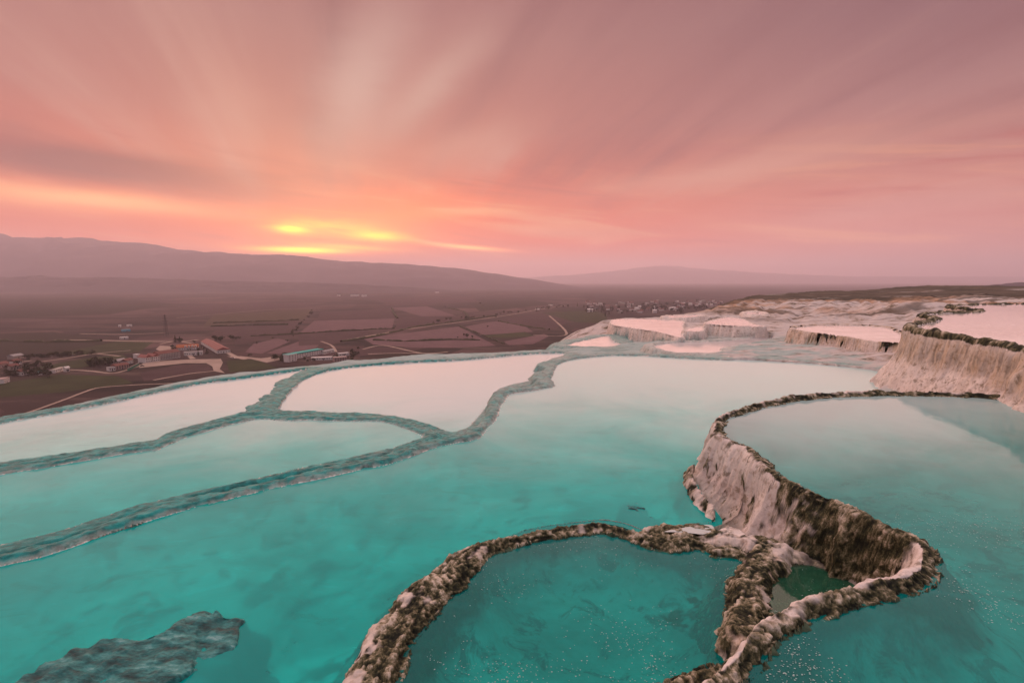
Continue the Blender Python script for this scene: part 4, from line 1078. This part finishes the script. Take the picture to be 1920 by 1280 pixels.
# distant village, each house its own object
pro = []
for k, (wm, rm) in enumerate(((WHITE, TILE), (BEIGE, GREYR), (WHITE, WHITE), (PINKW, TILE))):
    mb = MB(); body(mb, 11, 9, 5.5 + k); n0 = len(mb.f); gable(mb, 11, 9, 5.5 + k, 2.2)
    for i in range(n0, len(mb.f)): mb.m[i] = 1
    pro.append(mb.mesh('village_house', [wm, rm]))
vp = []
gv = np.random.default_rng(21)
while len(vp) < 85:
    x, y = gv.uniform(1098, 1400), gv.uniform(566, 588)
    if y > 590 - (x - 1098) * 0.01 or y > 588 - max(0, x - 1250) * 0.16: continue
    vp.append((x, y))
lab_v = ['tiny white house with red roof in the distant village', 'tiny beige house with grey roof in the distant village', 'tiny plain white house in the distant village', 'tiny pink house with red roof in the distant village']
for i, (x, y) in enumerate(vp):
    p = U(x, y, ZP); k = int(gv.integers(0, 4)); o = obj('village_house', pro[k], None, (p[0], p[1], ZP))
    o.rotation_euler = (0, 0, gv.uniform(-0.8, 0.8)); s = gv.uniform(0.8, 1.5); o.scale = (s, s, gv.uniform(.8, 1.2))
    tag(o, lab_v[k], 'house', 'houses of the distant village: ' + ('red on white', 'grey on beige', 'plain white', 'red on pink')[k])

# mast, cars
p = U(312, 630, ZP); mast = tag(empty('power_pylon', (p[0], p[1], ZP)), 'thin dark lattice pylon rising from the fields behind the hotel', 'pylon')
def bar(mb, a, b, r):
    a, b = np.array(a, float), np.array(b, float); d = b - a; d /= np.linalg.norm(d)
    u = np.cross(d, (0, 0, 1) if abs(d[2]) < .9 else (1, 0, 0)); u /= np.linalg.norm(u); v = np.cross(d, u)
    c0 = [a + r * (u * math.cos(t) + v * math.sin(t)) for t in (0.78, 2.36, 3.93, 5.5)]; c1 = [q + (b - a) for q in c0]
    for i in range(4): mb.poly([c0[i], c0[(i + 1) % 4], c1[(i + 1) % 4], c1[i]])
mb = MB(); hw = lambda z: 3.0 * (1 - z / 46)
for sx in (-1, 1):
    for sy in (-1, 1): bar(mb, (sx * 3, sy * 3, 0), (sx * .4, sy * .4, 40), 0.22)
for k in range(8):
    z0, z1 = k * 5, k * 5 + 5
    for sy in (-1, 1):
        bar(mb, (-hw(z0), sy * hw(z0), z0), (hw(z1), sy * hw(z1), z1), .12); bar(mb, (hw(z0), sy * hw(z0), z0), (-hw(z1), sy * hw(z1), z1), .12)
obj('lattice', mb.mesh('lattice', DARKM), mast)
for zz, ww in ((28, 6), (33, 5), (38, 4)):
    mb = MB(); bar(mb, (-ww, 0, zz), (ww, 0, zz), .2); bar(mb, (-ww, 0, zz), (0, 0, zz + 1.6), .12); bar(mb, (ww, 0, zz), (0, 0, zz + 1.6), .12); obj('cross_arm', mb.mesh('cross_arm', DARKM), mast)
CARP = flat_mat("dark_car_paint", (0.03, 0.03, 0.035, 1), 0.3, 0.05); CARW = flat_mat("pale_car_paint", (0.5, 0.48, 0.46, 1), 0.3, 0.05)
def car(px, rz, paint, label):
    p = U(*px, ZP); r0 = tag(empty('parked_car', (p[0], p[1], ZP + .4), rz), label, 'car')
    mb = MB(); prof = [(-2.1, .35), (2.1, .35), (2.15, .8), (1.2, .95), (-2.1, 1.0)]
    for s in (-.85, .85): mb.poly([(x, s, z) for x, z in (prof if s < 0 else prof[::-1])])
    for i in range(5):
        (x0, z0), (x1, z1) = prof[i], prof[(i + 1) % 5]; mb.poly([(x0, .85, z0), (x1, .85, z1), (x1, -.85, z1), (x0, -.85, z0)])
    obj('body', mb.mesh('body', paint), r0)
    mb = MB(); c0 = [(-1.9, .98), (1.1, .95), (.4, 1.5), (-1.4, 1.5)]
    for s in (-.75, .75): mb.poly([(x, s, z) for x, z in (c0 if s < 0 else c0[::-1])])
    for i in range(4):
        (x0, z0), (x1, z1) = c0[i], c0[(i + 1) % 4]; mb.poly([(x0, .75, z0), (x1, .75, z1), (x1, -.75, z1), (x0, -.75, z0)])
    obj('cabin', mb.mesh('cabin', GLASSD), r0)
    for sx in (-1.3, 1.3):
        for sy in (-.85, .85):
            mb = MB(); ring = [(.33 * math.cos(t * .785), .33 * math.sin(t * .785)) for t in range(8)]
            mb.poly([(x, -.1, z) for x, z in ring]); mb.poly([(x, .1, z) for x, z in ring[::-1]])
            for i in range(8):
                (x0, z0), (x1, z1) = ring[i], ring[(i + 1) % 8]; mb.poly([(x0, .1, z0), (x1, .1, z1), (x1, -.1, z1), (x0, -.1, z0)])
            obj('wheel', mb.mesh('wheel', DARKM), r0, (sx, sy, .33))
car((267, 687), 0.5, CARP, 'dark car on the dusty road below the hotel wings')
car((437, 672), 0.1, CARW, 'pale car parked on the lot right of the coral roofed hall')

# ------------------------------------------------------------------ valley: trees
def leaf_mat(name, a, b):
    m, t, o = new_mat(name); oi = t.nodes.new('ShaderNodeObjectInfo')
    n = noise(t, gpos(t), 0.5, 3); cc = rgbmix(t, (N(t, oi.outputs['Random']) * 0.6 + n * 0.5).clamp(), a, b)
    principled(t, o, cc, 0.8, None, spec=0.2); return m
LEAF = leaf_mat("dark_foliage", (0.018, 0.024, 0.010, 1), (0.055, 0.050, 0.020, 1)); BARK = flat_mat("bark", (0.07, 0.05, 0.04, 1), 0.9)
def crown_mesh(seed, kind):
    g = np.random.default_rng(seed); mb = MB(); n = 150 if kind != 'bush' else 90
    lob = g.normal(0, 1, (6, 3)) * np.array([0.16, 0.16, 0.12]) + np.array([0, 0, 0.62])
    for i in range(n):
        if kind == 'cone':
            z = g.uniform(0.12, 1.0); r = 0.15 * (1.02 - z) ** 0.7 * math.sqrt(g.random()) * 1.4; a = g.uniform(0, 6.28); c0 = np.array([r * math.cos(a), r * math.sin(a), z]); s = 0.06
        else:
            l = lob[g.integers(0, 6)]; d = g.normal(0, 1, 3); d /= np.linalg.norm(d); c0 = l + d * g.random() ** 0.4 * np.array([0.26, 0.26, 0.20]); s = 0.085
            if kind == 'bush': c0[2] = max(0.03, (c0[2] - 0.45) * 1.3)
        u = g.normal(0, 1, 3); u /= np.linalg.norm(u); v = np.cross(u, g.normal(0, 1, 3)); v /= np.linalg.norm(v)
        s *= g.uniform(.7, 1.3); mb.poly([c0 - u * s, c0 + v * s * .7, c0 + u * s, c0 - v * s * .7])
    return mb
def trunk_mesh(kind):
    mb = MB(); ring = lambda r, z, ox=0, oy=0: [(ox + r * math.cos(t * 1.047), oy + r * math.sin(t * 1.047), z) for t in range(6)]
    rs = [ring(.035, -0.03), ring(.026, .25), ring(.016, .5, .01), ring(.008, .75, .02, .01)]
    for a, b in zip(rs, rs[1:]):
        for i in range(6): mb.poly([a[i], a[(i + 1) % 6], b[(i + 1) % 6], b[i]])
    for k in range(4):
        a = k * 1.6; bar(mb, (0, 0, .3 + .07 * k), (.2 * math.cos(a), .2 * math.sin(a), .5 + .07 * k), .008)
    return mb
KT = {}
for kind, seeds in (('round', (1, 2, 3)), ('cone', (4, 5)), ('bush', (6, 7))):
    KT[kind] = []
    for s in seeds:
        cm = crown_mesh(s, kind); tm = trunk_mesh(kind); both = MB(); both.v = cm.v + tm.v; both.f = cm.f + [tuple(i + len(cm.v) for i in f) for f in tm.f]; both.m = [0] * len(cm.f) + [1] * len(tm.f)
        KT[kind].append((cm.mesh('crown', LEAF), tm.mesh('trunk', BARK), both.mesh('tree', [LEAF, BARK])))
def tree(x, y, hgt, kind, label, group, parts, g):
    p = U(x, y, ZP); c_, t_, b_ = KT[kind][int(g.integers(0, len(KT[kind])))]
    nm_ = {'round': 'broadleaf_tree', 'cone': 'cypress_tree', 'bush': 'bush'}[kind]
    rz = g.uniform(0, 6.28); s = hgt * g.uniform(.75, 1.25)
    if kind != 'bush':
        r0 = tag(empty(nm_, (p[0], p[1], ZP), rz), label, 'tree', group); r0.scale = (s, s, s)
        obj('trunk', t_, r0); obj('crown', c_, r0)
    else:
        o = tag(obj(nm_, b_, None, (p[0], p[1], ZP)), label, 'tree' if kind != 'bush' else 'bush', group); o.rotation_euler = (0, 0, rz); o.scale = (s * 1.15, s * 1.15, s)
gt = np.random.default_rng(33)
def grove(x0, y0, x1, y1, n, h, kinds, label, group, parts=False, dy=0.0, dx=0.0):
    """trees along (dy small) or about a line"""
    for i in range(n):
        s = gt.random(); k = kinds[int(gt.integers(0, len(kinds)))]
        lab = label.format({'round': 'tree', 'cone': 'cypress', 'bush': 'bush'}[k])
        tree(x0 + (x1 - x0) * s + gt.normal(0, 1) * dx, y0 + (y1 - y0) * s + gt.normal(0, 1) * dy, h, k, lab, group, parts, gt)
grove(168, 686, 212, 681, 40, 8, ('round', 'round', 'cone'), 'dark {} in the dense grove left of the pink house', 'trees of the grove left of the pink house', True, 2.6, 3)
grove(48, 674, 182, 661, 34, 7, ('round', 'bush'), 'dark {} in the row along the far left field', 'trees of the far left row', False, 1.0, 2)
grove(0, 696, 95, 696, 34, 8, ('round', 'round', 'bush'), 'dark {} among the houses of the far left settlement', 'trees of the far left settlement', False, 6, 3)
grove(322, 655, 398, 660, 26, 6, ('round', 'bush', 'cone'), 'dark {} in the gardens around the orange roofed guest house', 'trees in the hotel gardens', True, 5, 4)
grove(330, 641, 346, 643, 4, 12, ('cone', 'round'), 'tall dark {} behind the orange roofed guest house', 'tall trees behind the guest house', True, .6, 2)
grove(402, 640, 448, 639, 8, 10, ('round',), 'dark round {} standing behind the coral roofed hall', 'trees behind the coral roofed hall', True, .8, 2)
grove(512, 676, 540, 674, 10, 8, ('round', 'bush'), 'dark {} at the left end of the white compound', 'trees left of the white compound', True, 2, 3)
grove(565, 674, 640, 672, 16, 5, ('round', 'bush'), 'dark {} between the buildings of the white compound', 'trees inside the white compound', True, 2.5, 6)
grove(655, 668, 672, 660, 12, 6, ('round', 'bush'), 'dark {} at the right end of the white compound', 'trees right of the white compound', True, 4, 3)
grove(546, 626, 588, 583, 20, 6, ('round', 'bush'), 'dark {} on the slanting field edge above the white compound', 'trees on the slanting field edge', False, .8, 2)
grove(800, 608, 1075, 573, 40, 9, ('round', 'bush'), 'dark {} in the belt along the straight valley road', 'trees of the belt along the valley road', False, 1.0, 6)
grove(1090, 584, 1390, 575, 115, 13, ('round', 'round', 'cone'), 'dark {} between the houses of the distant village', 'trees of the distant village', False, 4.0, 6)
for x, y, h in ((876, 634, 10), (886, 634, 5), (858, 635, 5), (825, 638, 4), (914, 614, 5), (874, 601, 9), (865, 597, 6), (718, 628, 5), (482, 645, 5), (512, 635, 4), (550, 631, 4), (539, 641, 4), (467, 669, 6), (519, 674, 5), (835, 576, 8), (900, 570, 8), (905, 574, 6)):
    tree(x, y, h, 'round', 'lone dark tree out on the brown fields of the plain', 'lone trees on the fields', False, gt)

def hedge(px, h, label):
    c_ = np.array([U(x, y, ZP)[:2] for x, y in px]); pts = []
    for a, b in zip(c_, c_[1:]):
        n = max(2, int(np.hypot(*(b - a)) / 4)); pts += [a + (b - a) * k / n for k in range(n)]
    pts = np.array(pts + [c_[-1]]); t = np.gradient(pts, axis=0); t /= np.linalg.norm(t, axis=1, keepdims=True); nn = np.column_stack([-t[:, 1], t[:, 0]])
    vv = []; sec = [(-1, -.1), (-.9, .6), (-.3, 1), (.4, .95), (.95, .5), (1, -.1)]
    q = np.column_stack([pts, np.zeros(len(pts))]); hh = h * (0.75 + 0.7 * fbm(q * .06, 3, 7) + 0.5 * fbm(q * .35, 2, 9)); hh = np.maximum(hh, .2)
    for o_, z in sec: vv.append(np.column_stack([pts + nn * (o_ * hh * .9)[:, None], ZP + z * hh]))
    vv = np.vstack(vv); n = len(pts); k = np.arange(n - 1); ff = np.vstack([np.column_stack([k + j * n, k + 1 + j * n, k + 1 + (j + 1) * n, k + (j + 1) * n]) for j in range(5)])
    tag(obj('hedgerow', mesh_np('hedgerow', vv, ff, LEAF)), label, 'hedge')
hedge([(470, 630), (540, 627), (600, 623), (690, 618), (740, 616)], 3.5, 'long dark hedge across the mauve fields above the white compound')
hedge([(400, 606), (470, 604), (560, 600)], 4.0, 'dark hedge along the ochre field, upper of two parallel ones')
hedge([(395, 612), (470, 610), (540, 609)], 4.0, 'dark hedge along the ochre field, lower of two parallel ones')
hedge([(640, 641), (700, 632), (779, 613), (862, 602), (930, 592)], 3.5, 'dark hedge following the straight valley road on its far side')
hedge([(862, 612), (905, 628), (945, 645)], 2.6, 'dark hedge slanting down between the mauve fields to the right')
hedge([(935, 602), (985, 612), (1030, 618)], 3.0, 'dark hedge bordering the small green field')
hedge([(700, 638), (760, 640), (850, 637), (900, 638)], 3.0, 'dark hedge below the big mauve field, level across it')
hedge([(840, 577), (870, 584), (880, 597)], 4.0, 'short dark hedge running from the plain to the valley road')
hedge([(0, 640), (90, 642), (190, 640)], 4.0, 'dark hedge across the dark fields at far left')
hedge([(735, 577), (737, 585), (745, 597)], 4.0, 'short dark hedge crossing the fields towards the horizon')
